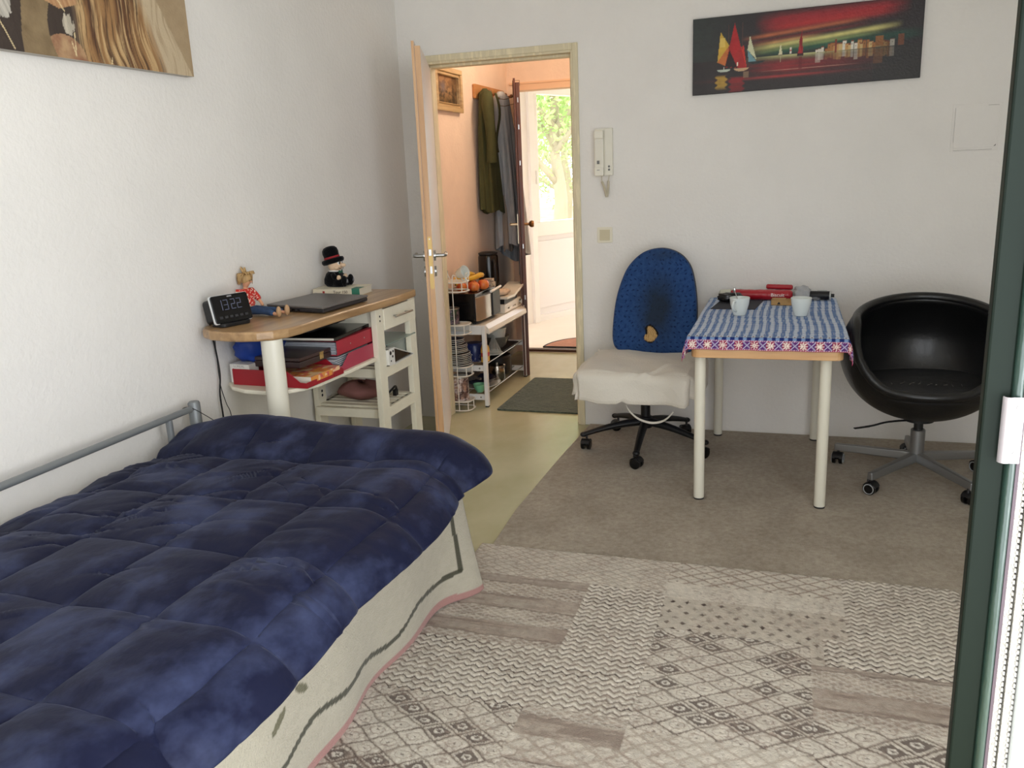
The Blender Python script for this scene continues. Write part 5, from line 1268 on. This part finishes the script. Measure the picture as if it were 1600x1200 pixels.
# ================================================================== hall
# framed little landscape
fp = thing('framed_painting', 'small landscape painting in a wide gilt wood frame on the hall wall', 'painting', (.0, .67, 1.79))
fy0, fy1, fz0, fz1 = .44, .885, 1.79, 2.05
M_gilt = wood('gilt_wood', C(172, 144, 104), C(214, 190, 146), 'y', rough=.35, coat=.3)
fm = MB()
def ring(y0, y1, z0, z1, w, x0, x1):
    fm.box(x0, x1, y0, y1, z0, z0+w).box(x0, x1, y0, y1, z1-w, z1).box(x0, x1, y0, y0+w, z0+w, z1-w).box(x0, x1, y1-w, y1, z0+w, z1-w)
ring(fy0, fy1, fz0, fz1, .03, .001, .032); ring(fy0+.03, fy1-.03, fz0+.03, fz1-.03, .014, .001, .02); ring(fy0+.044, fy1-.044, fz0+.044, fz1-.044, .006, .001, .028)
obj('frame', fm, M_gilt, fp, bevel=.004)
n_ = 90; A, B = np.meshgrid(np.linspace(0, 1, n_), np.linspace(0, 1, n_), indexing='ij'); A = A.ravel(); B = B.ravel()
q = fbm(A*9+B*3, B*7-A*4, 3, 4); c = np.tile(CN(150, 120, 84), (len(A), 1)); c = mixc(c, CN(70, 56, 44), np.clip((q-.4)*5, 0, 1)); c = mixc(c, CN(176, 128, 80), np.clip(B*1.4-.5, 0, 1)*.6); c = mixc(c, CN(66, 58, 34), np.clip(.4-B, 0, 1)*1.8); c = mixc(c, CN(110, 104, 110), np.exp(-((A-.35)/.12)**2-((B-.6)/.2)**2)*.9); c = mixc(c, CN(52, 40, 26), (A > .78)*.6)
painted('landscape', np.stack([.006+0*A, fy0+.05+(fy1-fy0-.1)*A, fz0+.05+(fz1-fz0-.1)*B], 1), c, n_, n_, mat('oil_paint', (1, 1, 1, 1), .45, attr=True), fp)

cr = thing('coat_rack', 'wooden wall board with coat pegs in the hall', 'coat rack', (0, 1.44, 1.9))
obj('board', MB().prism(rrect(1.14, 1.76, 1.90, 1.995, .012), .001, .024, 'x'), wood('pine_board', C(170, 112, 62), C(196, 140, 84), 'y'), cr, bevel=.004)
for y in (1.26, 1.44, 1.60, 1.735):
    obj('peg', MB().tube([(.022, y, 1.94), (.08, y, 1.95)], .008, 10).ell((.085, y, 1.951), .013, .013, .013), wood('dark_peg', C(120, 76, 44), C(146, 96, 58), 'y'), cr, smooth=True)
    obj('screw', MB().lathe([(0, .001), (.004, .001), (.005, 0)], (.024, y, 1.975), 10, Matrix.Rotation(pi/2, 3, 'Y')), M_chrome, cr)
# hanging garments: closed folded tubes
def garment(cx, cy, ztop, zbot, w0, w1, d0, d1, seed, lean=0, folds=5, skew=0, hemcut=0):
    rnd = np.random.RandomState(seed); ph = rnd.rand(4)*6.28; m = MB(); NA, NZ = 72, 44
    def P(i, j):
        a = 2*pi*i/NA; t = j/(NZ-1); ts = t**.7
        w = w0+(w1-w0)*ts; d = d0+(d1-d0)*ts
        k = 1+.16*sin(folds*a+ph[0]+1.2*t)*min(1, t*3)+.08*sin((folds*2+1)*a+ph[1]-2*t)*min(1, t*3)
        if j == 0: k *= .35
        sn = sin(a)
        zb = zbot+hemcut*(.5+.5*sn)+.012*sin(3*a+ph[2])
        z = ztop+(zb-ztop)*t-(0 if j else -.012)
        return Vector((max(cx+d*cos(a)*k+lean*t, .004), cy+w*sn*k+skew*t, z))
    return m.grid(P, NA, NZ, True)
gc = thing('green_coat', 'dark olive green coat hanging from the first pegs of the coat rack', 'coat', (.09, 1.24, 1.15))
M_olive = mat('olive_cloth', C(74, 76, 44), .9, bump=.3, bscale=90, noise=.12)
obj('coat_body', garment(.070, 1.20, 1.952, 1.155, .050, .145, .040, .058, 3, folds=4, skew=.055, hemcut=-.03), M_olive, gc, smooth='full', recalc=True)
sl_ = smoothpath([(.10, 1.15, 1.93), (.12, 1.11, 1.80), (.13, 1.12, 1.62), (.12, 1.14, 1.48)], 8)
obj('sleeve', MB().tube(sl_, [.028+.012*sin(i*.3)*.4+.008 for i in range(len(sl_))], 14), M_olive, gc, smooth='full')
obj('lapel', MB().grid(lambda i, j: Vector((.150+.02*sin(j*.5), 1.18+.035*i/4-.0+j*.004, 1.93-.035*j)), 5, 12), M_olive, gc, solid=.006, smooth='full')
gs_ = thing('grey_robe', 'light grey striped robe hanging beside the dark green coat', 'robe', (.10, 1.5, .8))
M_robe = mat('grey_robe_cloth', C(158, 166, 174), .92, bump=.35, bscale=60, col2=C(196, 198, 200), nscale=6, stretch=(30, 30, .6))
obj('robe_body', garment(.115, 1.40, 1.945, .90, .06, .16, .05, .105, 8, folds=5, skew=.14, hemcut=-.14), M_robe, gs_, smooth='full', recalc=True)
obj('robe_belt', MB().tube(smoothpath([(.13, 1.50, 1.2), (.17, 1.56, .95), (.165, 1.585, .75), (.155, 1.60, .66)], 6), [.032-.0008*i for i in range(19)], 12), M_robe, gs_, smooth='full')
obj('robe_tail', garment(.12, 1.40, 1.25, .86, .03, .06, .02, .03, 18, folds=3, skew=.02), mat('taupe_cloth', C(150, 140, 130), .9, bump=.3, bscale=60), gs_, smooth='full', recalc=True)

# wire storage rack
wr = thing('wire_rack', 'narrow white wire rack with rounded shelves beside the doorway', 'rack', (.14, .2, 0))
WX0, WX1, WY0, WY1 = .0, .262, .108, .244
M_wire = mat('white_wire', C(226, 222, 212), .35, coat=.3)
def basket(z, h=.055):
    m = MB()
    out = [(WX0+.004, WY0), (WX1-.045, WY0)]+[(WX1-.045+.045*sin(t), WY0+.045-.045*cos(t)) for t in np.linspace(0, pi/2, 7)]+[(WX1, WY1-.045)]+[(WX1-.045+.045*cos(t), WY1-.045+.045*sin(t)) for t in np.linspace(0, pi/2, 7)]+[(WX0+.004, WY1)]
    for zz in (z, z+h): m.tube([(x, y, zz) for x, y in out], .0042, 8, closed=True)
    m.tube([(WX1, WY1-.06, z), (WX1, WY1-.06, z+h)], .003, 6); m.tube([(WX1-.013, WY0+.013, z), (WX1-.013, WY0+.013, z+h)], .003, 6)
    return m, out
for z in (.735, .480, .225, .012):
    m, out = basket(z)
    m.prism([(x, y) for x, y in out], z+.050, z+.054)
    if z > .7: m.tube(smoothpath([(WX1, .15, z+.055), (WX1+.002, .153, z+.10), (WX1, .20, z+.10), (WX1, .203, z+.055)], 4), .0028, 6)
    obj('wire_shelf', m, M_wire, wr, smooth=True)
for x in (.158, .198): obj('wire_upright', MB().tube(smoothpath([(x, WY0-.004, .008), (x, WY0-.004, .5), (x, WY0-.004, .80), (x+.012, WY0+.01, .83), (x+.02, WY0+.03, .79)], 5), .0030, 8), M_wire, wr, smooth=True)
for y in (WY0+.02, WY1-.02): obj('rear_upright', MB().tube([(.012, y, .0), (.012, y, .82)], .0035, 8), M_wire, wr, smooth=True)
# on the rack
def cup(loc, rz, label, tilt=0):
    t = thing('coffee_cup', label, 'cup', loc, group='white cups on top of the wire rack', rot=(0, tilt, rz))
    obj('cup_body', MB().lathe([(0, 0), (.022, 0), (.030, .02), (.036, .05), (.038, .062), (.0355, .062), (.033, .05), (.027, .02), (0, .006)], (0, 0, 0), 24), M_china, t, local=True, smooth=True)
    obj('handle', MB().tube(smoothpath([(.033, 0, .05), (.055, 0, .05), (.054, 0, .03), (.030, 0, .018)], 5), .0042, 8), M_china, t, local=True, smooth=True)
    return t
cup((.112, .160, .7895), radians(-30), 'white cup standing upright on the wire rack, nearest the door frame')
cup((.205, .185, .7895+.04), radians(-20), 'white cup tipped on its side on top of the wire rack', radians(70))
cn = thing('coffee_tin', 'dark patterned tin with a silver rim on the second rack shelf', 'tin', (.145, .180, .535))
n_ = 72; A, B = np.meshgrid(np.linspace(0, 2*pi, n_), np.linspace(0, .092, 34), indexing='ij'); A = A.ravel(); B = B.ravel()
q = fbm(A*3, B*60, 13); c = np.tile(CN(52, 44, 50), (len(A), 1)); c = mixc(c, CN(120, 100, 110), (q > .6)*.8); c = mixc(c, CN(60, 80, 56), (q < .33)*.8); c = mixc(c, CN(180, 176, 176), (np.abs(q-.5) < .012)*.8)
painted('tin_wall', np.stack([.145+.052*np.cos(A), .180+.052*np.sin(A), .536+B], 1), c, n_, 34, mat('tin_print', (1, 1, 1, 1), .35, attr=True), cn, smooth='full')
obj('rim', MB().tube([(.145+.052*cos(t), .180+.052*sin(t), .628) for t in np.linspace(0, 2*pi, 32, endpoint=False)], .003, 8, closed=True).lathe([(0, .536), (.0515, .536)], (.145, .180, 0)), M_chrome, cn, smooth=True)
obj('lid', MB().lathe([(0, .622), (.049, .622), (.049, .625), (0, .625)], (.145, .180, 0), 28), mat('dark_lid', C(60, 56, 58), .4), cn)
M_navychina = mat('navy_china', C(26, 32, 62), .2, coat=.4, col2=C(120, 130, 160), nscale=40, thresh=(.6, .66)); M_rimchina = mat('plate_rim', C(206, 206, 200), .2, coat=.4)
PLc = (.150, .182); pz = .280
plates = []
specs = [(.108, 0)]*5+[(.104, 1)]*2+[(.088, 2)]*2+[(.086, 0)]*3+[(.070, 1)]*3
labs = {0: 'blue-rimmed china plate', 1: 'dark blue patterned china plate', 2: 'cream china plate'}
ords = ['lowest', 'second from the bottom', 'third from the bottom', 'fourth from the bottom', 'fifth from the bottom', 'sixth from the bottom', 'seventh from the bottom', 'eighth from the bottom', 'ninth from the bottom', 'tenth from the bottom', 'eleventh from the bottom', 'twelfth from the bottom', 'third from the top', 'second from the top', 'topmost']
z = pz
for k, (r, kind) in enumerate(specs):
    t = thing('plate', '%s in the wire rack, %s of the stack' % (labs[kind], ords[k]), 'plate', (PLc[0]-.0, PLc[1]+.004*sin(k*2), z), group='stack of plates in the wire rack')
    mm = {0: M_navychina, 1: M_navychina, 2: mat('cream_china', C(206, 196, 160), .25, coat=.3)}[kind]
    xo = min(0.0, .0)
    obj('plate_body', MB().lathe([(0, 0), (r*.55, 0), (r*.6, .002), (r*.97, .013), (r*.97, .015), (r*.6, .005), (0, .003)], (0, 0, 0), 36), mm, t, local=True, smooth=True)
    obj('rim', MB().tube([(r*.975*cos(a), r*.975*sin(a), .0145) for a in np.linspace(0, 2*pi, 40, endpoint=False)], .0018, 6, closed=True), M_rimchina, t, local=True, smooth=True)
    z += .0105
def printed_cyl(name, c, r, h, label, cat, pal, seed, prof=None):
    t = thing(name, label, cat, c); n1, n2 = 72, 50
    A, B = np.meshgrid(np.linspace(0, 2*pi, n1), np.linspace(0, 1, n2), indexing='ij'); A = A.ravel(); B = B.ravel()
    rr_ = np.interp(B, [p[0] for p in prof], [p[1] for p in prof])*r if prof else r+0*B
    q = fbm(A*1.6, B*5, seed, 4); q2 = fbm(A*3+4, B*9, seed+9, 3); c_ = np.tile(pal[0], (len(A), 1))
    c_ = mixc(c_, pal[1], np.clip((q-.45)*9, 0, 1)); c_ = mixc(c_, pal[2], np.clip((q2-.58)*12, 0, 1)); c_ = mixc(c_, pal[3], np.clip((.38-q2)*12, 0, 1))
    painted(name+'_wall', np.stack([c[0]+rr_*np.cos(A), c[1]+rr_*np.sin(A), c[2]+B*h], 1), c_, n1, n2, MATS['tin_print'], t, smooth='full')
    obj('lid', MB().lathe([(0, h), (rr_[-1]*.9, h), (rr_[-1]+.001, h-.002), (rr_[-1]+.001, h-.010)], c, 28).lathe([(0, .0005), (rr_[0], .0005)], c, 28), M_chrome, t, smooth=True)
    return t
printed_cyl('biscuit_tin', (.178, .177, .067), .056, .150, 'tall tin printed with brown and pink pictures on the bottom rack shelf', 'tin', [CN(120, 92, 82), CN(206, 190, 186), CN(70, 44, 40), CN(176, 140, 120)], 31)
printed_cyl('thermos', (.068, .185, .067), .034, .15, 'dark grey bottle behind the printed tin on the bottom rack shelf', 'bottle', [CN(66, 70, 70), CN(90, 96, 96), CN(50, 52, 52), CN(80, 82, 80)], 35, [(0, 1), (.7, 1), (.85, .6), (1, .5)])

# bench
bn = thing('bench', 'white metal-framed bench with wire shelves against the hall wall', 'bench', (.17, .66, 0))
BYa, BYb, BXf = .262, 1.075, .335
for (x, y) in ((BXf-.012, BYa), (BXf-.012, BYb), (.02, BYa), (.02, BYb)):
    lg = obj('leg', MB().box(x-.012, x+.012, y-.016, y+.016, .008, .512), M_whitemetal, bn, bevel=.004)
    obj('foot', MB().box(x-.010, x+.010, y-.013, y+.013, 0, .009), M_rubber, lg)
obj('seat_board', MB().prism([(.0+.004, .47), (BXf-.02, .47), (BXf+.012, .452), (BXf+.018, .462), (BXf+.014, .488), (BXf-.012, .512), (.004, .512)], BYa+.016, BYb-.016, 'y'), mat('white_board', C(214, 208, 196), .35, coat=.2), bn, bevel=.003)
for yb in (BYa, BYb): obj('end_panel', MB().box(.03, BXf-.02, yb-.012, yb+.012, .455, .512), M_whitemetal, bn, bevel=.002)
for z in (.245, .062):
    obj('cross_bar', MB().box(.03, BXf-.02, BYb-.008, BYb+.008, z-.018, z+.018), M_whitemetal, bn, bevel=.002)
    cbm = obj('cross_bar', MB().box(.03, BXf-.02, BYa-.008, BYa+.008, z-.018, z+.018), M_whitemetal, bn, bevel=.002)
    obj('bolt', MB().lathe([(0, .002), (.005, .002), (.006, 0)], (BXf-.05, BYa-.008, z), 10, Matrix.Rotation(pi/2, 3, 'X')), M_chrome, cbm)
    wl = MB()
    for x in np.linspace(.05, BXf-.03, 5): wl.tube([(x, BYa, z+.012), (x, BYb, z+.012)], .0035, 8)
    obj('shelf_rods', wl, M_chrome, bn, smooth=True)
zb = .5125
# black mini oven with a mirrored front corner
ov = thing('mini_oven', 'black box-shaped mini oven with a curved steel front on the bench', 'oven', (.16, .46, zb))
obj('housing', MB().prism([(.02, .275), (.27, .275), (.27, .66), (.02, .66)], zb+.012, zb+.19), M_blackgloss, ov, bevel=.008, bseg=3)
obj('steel_front', MB().prism([(.270, .277), (.288, .30), (.298, .40), (.298, .54), (.288, .63), (.270, .657)], zb+.02, zb+.165), M_chrome, ov, smooth=True, bevel=.002)
obj('door_band', MB().box(.296, .306, .50, .64, zb+.02, zb+.185), M_black, ov, bevel=.003)
obj('handle', MB().tube([(.31, .46, zb+.178), (.312, .64, zb+.188)], .008, 10), M_white, ov, smooth=True)
of = MB()
for (x, y) in ((.04, .30), (.25, .30), (.04, .63), (.25, .63)): of.lathe([(0, 0), (.012, 0), (.012, .013), (0, .013)], (x, y, zb), 12)
obj('feet', of, M_rubber, ov)
zo = zb+.1905
M_apple = mat('apple_skin', C(196, 60, 40), .35, col2=C(222, 150, 70), nscale=9, stretch=(3, 3, .8), coat=.3, thresh=(.4, .75))
def apple(x, y, z, r, label, rot=0):
    t = thing('apple', label, 'apple', (x, y, z), rot, 'apples on top of the black oven')
    pr = []
    for i in range(15):
        a = pi*i/14; rr_ = r*sin(a)*(1+.08*cos(a)); zz_ = r*.92-r*.92*cos(a); 
        if i > 11: zz_ -= r*.10*(i-11)
        if i == 0: zz_ = .004
        pr.append((rr_ if 0 < i < 14 else 0, zz_))
    obj('fruit', MB().lathe(pr, (0, 0, 0), 24), M_apple, t, local=True, smooth='full')
    obj('stem', MB().tube([(0, 0, r*1.50), (.003, 0, r*1.85)], .0014, 6), mat('stem_brown', C(90, 62, 40), .8), t, local=True)
apple(.165, .335, zo, .034, 'red and yellow apple on the oven, nearest the wire rack'); apple(.232, .365, zo, .036, 'large orange-red apple at the front of the oven top')
apple(.262, .455, zo, .0375, 'shiny red apple at the right front of the oven top'); apple(.185, .47, zo, .034, 'red apple behind the other apples on the oven')
M_ban = mat('banana_skin', C(214, 172, 56), .45, col2=C(190, 140, 50), nscale=12, thresh=(.55, .8))
def banana(pts, label):
    p = smoothpath(pts, 6); n = len(p)
    rs = [.0165*min(1, .35+3.2*min(i/(n-1), 1-i/(n-1))) for i in range(n)]
    t = thing('banana', label, 'banana', p[n//2], group='bananas on top of the black oven')
    obj('peel', MB().tube(p, rs, 7), M_ban, t, smooth='full')
    obj('tip', MB().ell(tuple(p[0]), .005, .005, .005).tube([p[-1], p[-1]+(p[-1]-p[-2]).normalized()*.014], .005, 7), mat('banana_tip', C(94, 76, 44), .7), t, smooth='full')
banana([(.12, .30, zo+.072), (.14, .37, zo+.088), (.165, .45, zo+.096), (.185, .52, zo+.090)], 'upper banana lying over the apples on the oven')
banana([(.19, .36, zo+.076), (.22, .42, zo+.080), (.235, .48, zo+.088), (.235, .54, zo+.082)], 'lower front banana lying over the apples on the oven')
banana([(.135, .31, zo+.048), (.15, .37, zo+.064), (.17, .43, zo+.070), (.19, .50, zo+.070)], 'darker banana half hidden beneath the upper banana')
kt = thing('kettle', 'tall black coffee maker on the bench behind the fruit', 'coffee maker', (.128, .945, zb))
obj('kettle_body', MB().lathe([(0, 0), (.070, 0), (.072, .01), (.070, .20), (.068, .345), (.064, .358), (0, .362)], (.128, .945, zb), 32), M_blackgloss, kt, smooth=True)
obj('lid', MB().lathe([(0, .362), (.060, .360), (.066, .366), (.066, .374), (.05, .38), (0, .382)], (.128, .945, zb), 28), M_black, kt, smooth=True)
obj('grip', MB().tube(smoothpath([(.178, .900, zb+.33), (.196, .878, zb+.30), (.196, .882, zb+.20), (.182, .898, zb+.15)], 5), .009, 8), M_black, kt, smooth=True)
for k, (x, y, z, w, h, lab) in enumerate(((.262, .575, zo, .075, .032, 'lower small patterned carton on the oven behind the apples'), (.258, .57, zo+.0325, .06, .022, 'upper small patterned carton on the oven behind the apples'))):
    t = thing('small_packet', lab, 'packet', (x, y, z), group='small cartons on the oven')
    obj('carton', MB().box(x-.028, x+.028, y-w/2, y+w/2, z, z+h), mat('carton_print', C(186, 170, 150), .6, col2=C(100, 84, 74), nscale=55, thresh=(.5, .6)), t, bevel=.002)
# electric grill: white lower box + sloping white lid
gr = thing('contact_grill', 'white kitchen appliance with a raised sloping lid on the bench', 'kitchen appliance', (.2, .86, zb))
M_appl = mat('white_appliance', C(224, 220, 208), .35, coat=.2)
obj('base_box', MB().prism([(.69, 0), (1.06, 0), (1.06, .055), (1.03, .066), (.70, .058)], .208, .318, 'x', Matrix.Translation((0, 0, zb))), M_appl, gr, bevel=.006, bseg=3)
obj('lid', MB().prism([(.70, .092), (.86, .088), (.99, .118), (1.12, .148), (1.12, .158), (.98, .134), (.85, .106), (.70, .108)], .208, .335, 'x', Matrix.Translation((0, 0, zb))), M_appl, gr, bevel=.003)
obj('dark_gap', MB().box(.215, .31, .71, .98, zb+.058, zb+.092), M_black, gr)
obj('knob', MB().tube([(.315, 1.01, zb+.035), (.333, 1.01, zb+.035)], .016, 18), M_chrome, gr, smooth=True)
for y in (.76, .86, .90): obj('button', MB().box(.3145, .318, y, y+.025, zb+.02, zb+.03), mat('beige_button', C(150, 140, 124), .5), gr)
obj('kitchen_paper', lump((.262, .80, zb+.128), .045, .09, .018, 33, .2), mat('crumpled_paper', C(206, 188, 168), .9), None, smooth='full', label='crumpled brownish paper on top of the white appliance', cat='paper')
# lower bench shelves
zs = .2615
def bowl(name, x, y, z, r, h, m, label, cat='bowl', group=None, lip=.002):
    return obj(name, MB().lathe([(0, 0), (r*.45, 0), (r*.75, h*.35), (r, h-.002), (r+lip, h), (r-.004, h), (r*.72, h*.4), (r*.42, .006), (0, .006)], (x, y, z), 32), m, None, smooth=True, label=label, cat=cat, group=group)
dj = MB().lathe([(0, 0), (.055, 0), (.060, .008), (.060, .10), (.05, .115), (0, .118)], (.20, .405, zs), 28)
obj('floral_tin', dj, mat('blue_floral', C(30, 42, 92), .3, col2=C(206, 210, 224), nscale=34, thresh=(.6, .66)), None, smooth=True, label='dark blue floral patterned tin on the upper wire shelf of the bench', cat='tin')
yp = thing('yellow_carton', 'yellow and red carton on the upper wire shelf of the bench', 'carton', (.285, .375, zs))
obj('carton', MB().box(.262, .302, .35, .40, zs, zs+.085).prism([(.35, .085), (.40, .085), (.375, .108)], .262, .302, 'x', Matrix.Translation((0, 0, zs))), mat('yellow_card', C(226, 178, 70), .5), yp, bevel=.002)
obj('red_label', MB().box(.3022, .303, .352, .398, zs+.035, zs+.06).box(.264, .30, .349, .3495, zs+.035, zs+.06), mat('red_card', C(190, 40, 40), .5), yp)
ls = thing('lemon_squeezer', 'clear glass cone-shaped squeezer standing on a white saucer in the bench', 'squeezer', (.265, .585, zs))
lsb = MB(); NA = 48
lsb.grid(lambda i, j: Vector((.265+((.05-.046*(j/8))*(1+.12*cos(2*pi*i/NA*10)))*cos(2*pi*i/NA), .585+((.05-.046*(j/8))*(1+.12*cos(2*pi*i/NA*10)))*sin(2*pi*i/NA), zs+.012+.115*(j/8))), NA, 9, True)
obj('glass_cone', lsb, mat('clear_glassware', C(214, 218, 214), .06, trans=.75, ior=1.3), ls, smooth='full')
obj('saucer', MB().lathe([(0, 0), (.03, 0), (.062, .010), (.062, .013), (.03, .005), (0, .005)], (.265, .585, zs), 30), M_china, ls, smooth=True)
bowl('glass_bowl', .21, .80, zs, .095, .085, mat('smoky_glass', C(150, 148, 140), .1, trans=.6, ior=1.3), 'large glass bowl at the right of the upper bench shelf')
bowl('white_tub', .21, .80, zs+.02, .075, .12, M_china, 'white plastic tub standing inside the glass bowl', 'tub')
obj('dark_tray', MB().prism(rrect(.05, .30, .66, 1.03, .02), zs-.001, zs+.004), M_black, None, bevel=.002, label='flat black tray beneath the glass bowl on the bench shelf', cat='tray')
zl = .0785
bowl('navy_bowl', .20, .47, zl+.012, .108, .045, mat('deep_navy_glaze', C(18, 24, 56), .15, coat=.5), 'large dark navy dish on the lower wire shelf of the bench', 'dish')
obj('oval_plate', MB().lathe([(0, 0), (.07, 0), (.12, .012), (.12, .015), (.07, .004), (0, .004)], (.20, .50, zl), 36, None, 1.0, 1.35), M_china, None, smooth=True, label='white oval plate under the navy dish', cat='plate')
obj('pan', MB().lathe([(0, 0), (.06, 0), (.085, .03), (.088, .03), (.06, -.002+.004), (0, .004)], (.14, .40, zl+.061), 30, None, 1, 1).tube([(.19, .36, zl+.09), (.235, .33, zl+.085), (.27, .305, zl+.088)], .008, 8), mat('grey_pan', C(120, 120, 118), .35, .6), None, smooth=True, label='small grey pan stacked above the navy dish', cat='pan')
bowl('green_tub', .255, .322, zl-.001, .042, .052, mat('mint_plastic', C(120, 190, 150), .4), 'small mint green plastic tub at the front of the lower bench shelf', 'tub')
jg = thing('steel_jug', 'small steel pot with a knob on the lower bench shelf', 'pot', (.27, .60, zl))
obj('pot', MB().lathe([(0, 0), (.045, 0), (.052, .02), (.050, .085), (.046, .10), (.0, .105)], (.262, .64, zl), 28), mat('steel_pot', C(150, 142, 132), .2, 1), jg, smooth=True)
obj('pot_knob', MB().tube([(.262, .64, zl+.105), (.262, .64, zl+.118)], .008, 12).tube(smoothpath([(.30, .61, zl+.09), (.325, .59, zl+.10), (.335, .58, zl+.12)], 4), .0065, 8), M_chrome, jg, smooth=True)
obj('black_pot', MB().lathe([(0, 0), (.09, 0), (.098, .01), (.098, .115), (.09, .125), (0, .128)], (.19, .86, zl), 32), M_black, None, smooth=True, label='black cooking pot at the right end of the lower bench shelf', cat='pot')
obj('black_skillet', MB().lathe([(0, 0), (.07, 0), (.10, .028), (.104, .028), (.07, .004), (0, .004)], (.18, 1.10-.14, zl+.1285), 30), M_black, None, smooth=True, label='black frying pan on the black cooking pot', cat='pan')

# hall ceiling lamp
cl_ = thing('ceiling_lamp', 'round warm ceiling lamp in the hall', 'ceiling lamp', (.75, 1.0, 2.45))
obj('shade', MB().lathe([(0, -.07), (.07, -.062), (.11, -.035), (.12, 0), (0, 0)], (.75, 1.0, 2.45), 32), mat('lamp_glass', (1, .78, .55, 1), .4, emit=3), cl_, smooth=True)
pl2 = bpy.data.lights.new('hall_lamp', 'POINT'); pl2.energy = 15; pl2.color = (1, .80, .60); pl2.shadow_soft_size = .10
po2 = bpy.data.objects.new('hall_lamp', pl2); COL.objects.link(po2); po2.location = (.75, .95, 2.30)

# ================================================================== outdoors
M_grass = mat('lawn', C(96, 116, 60), .95, col2=C(150, 130, 96), nscale=1.2, thresh=(.4, .6))
struct('ground', MB().box(-30, 12, 4.95, 40, -.35, -.3), M_grass)
M_leaf = mat('leaf_green', C(152, 190, 104), .6, col2=C(192, 216, 140), nscale=2)
M_leaf.node_tree.nodes['Principled BSDF'].inputs['Transmission Weight'].default_value = 0
M_bark = mat('bark', C(170, 156, 130), .9, bump=.8, bscale=20)
def tree(loc, label, seed, h=4.6, R=2.2, nleaf=15000, z0=.9, group='garden trees'):
    rnd = np.random.RandomState(seed); t = thing('tree', label, 'tree', loc, group=group); L0 = Vector(loc)
    tr_ = MB(); base = L0+Vector((0, 0, -.3))
    top = L0+Vector((.2, 0, h*.75)); tr_.tube(smoothpath([base, L0+Vector((.1, .05, 1.0)), L0+Vector((.0, .1, 2.0)), top], 5), [.13-.007*i for i in range(16)], 10)
    tips = []
    for k in range(13):
        a = rnd.rand()*6.28; zz = .5+rnd.rand()*2.7; r = R*(.6+.4*rnd.rand())
        st_ = L0+Vector((.05, .05, zz)); en = L0+Vector((cos(a)*r, sin(a)*r, zz+.7+rnd.rand()*1.4)); mid = (st_+en)/2+Vector((0, 0, .15))
        tr_.tube(smoothpath([st_, mid, en], 4), [.05-.005*i for i in range(9)], 7); tips += [st_.lerp(en, q) for q in (.4, .6, .8, 1)]
    obj('trunk', tr_, M_bark, t, smooth='full')
    vs = []; fs = []
    for k in range(nleaf):
        c0 = tips[rnd.randint(len(tips))]; d = rnd.normal(size=3); d /= np.linalg.norm(d); c = np.array(c0)+d*(rnd.rand()**.5)*R*.42*np.array((1, 1, .8))
        if c[2] < z0-.3: continue
        u = rnd.normal(size=3); u /= np.linalg.norm(u); w = np.cross(u, rnd.normal(size=3)); w /= np.linalg.norm(w); s = .028+.03*rnd.rand()
        i = len(vs); vs += [c-u*s, c+w*s*.5, c+u*s, c-w*s*.5]; fs.append((i, i+1, i+2, i+3))
    me = bpy.data.meshes.new('foliage'); me.from_pydata([tuple(v) for v in vs], [], fs)
    obj('foliage', me, M_leaf, t)
tree((-1.15, 7.4, 0), 'leafy green tree with a leaning trunk seen through the far window', 3)
tree((-2.7, 14.0, 0), 'paler green tree standing behind the nearest garden tree', 5, nleaf=16000, R=2.9)
tree((-4.9, 22.5, 0), 'most distant pale tree beyond the lawn', 12, nleaf=12000, R=3.6, h=6)
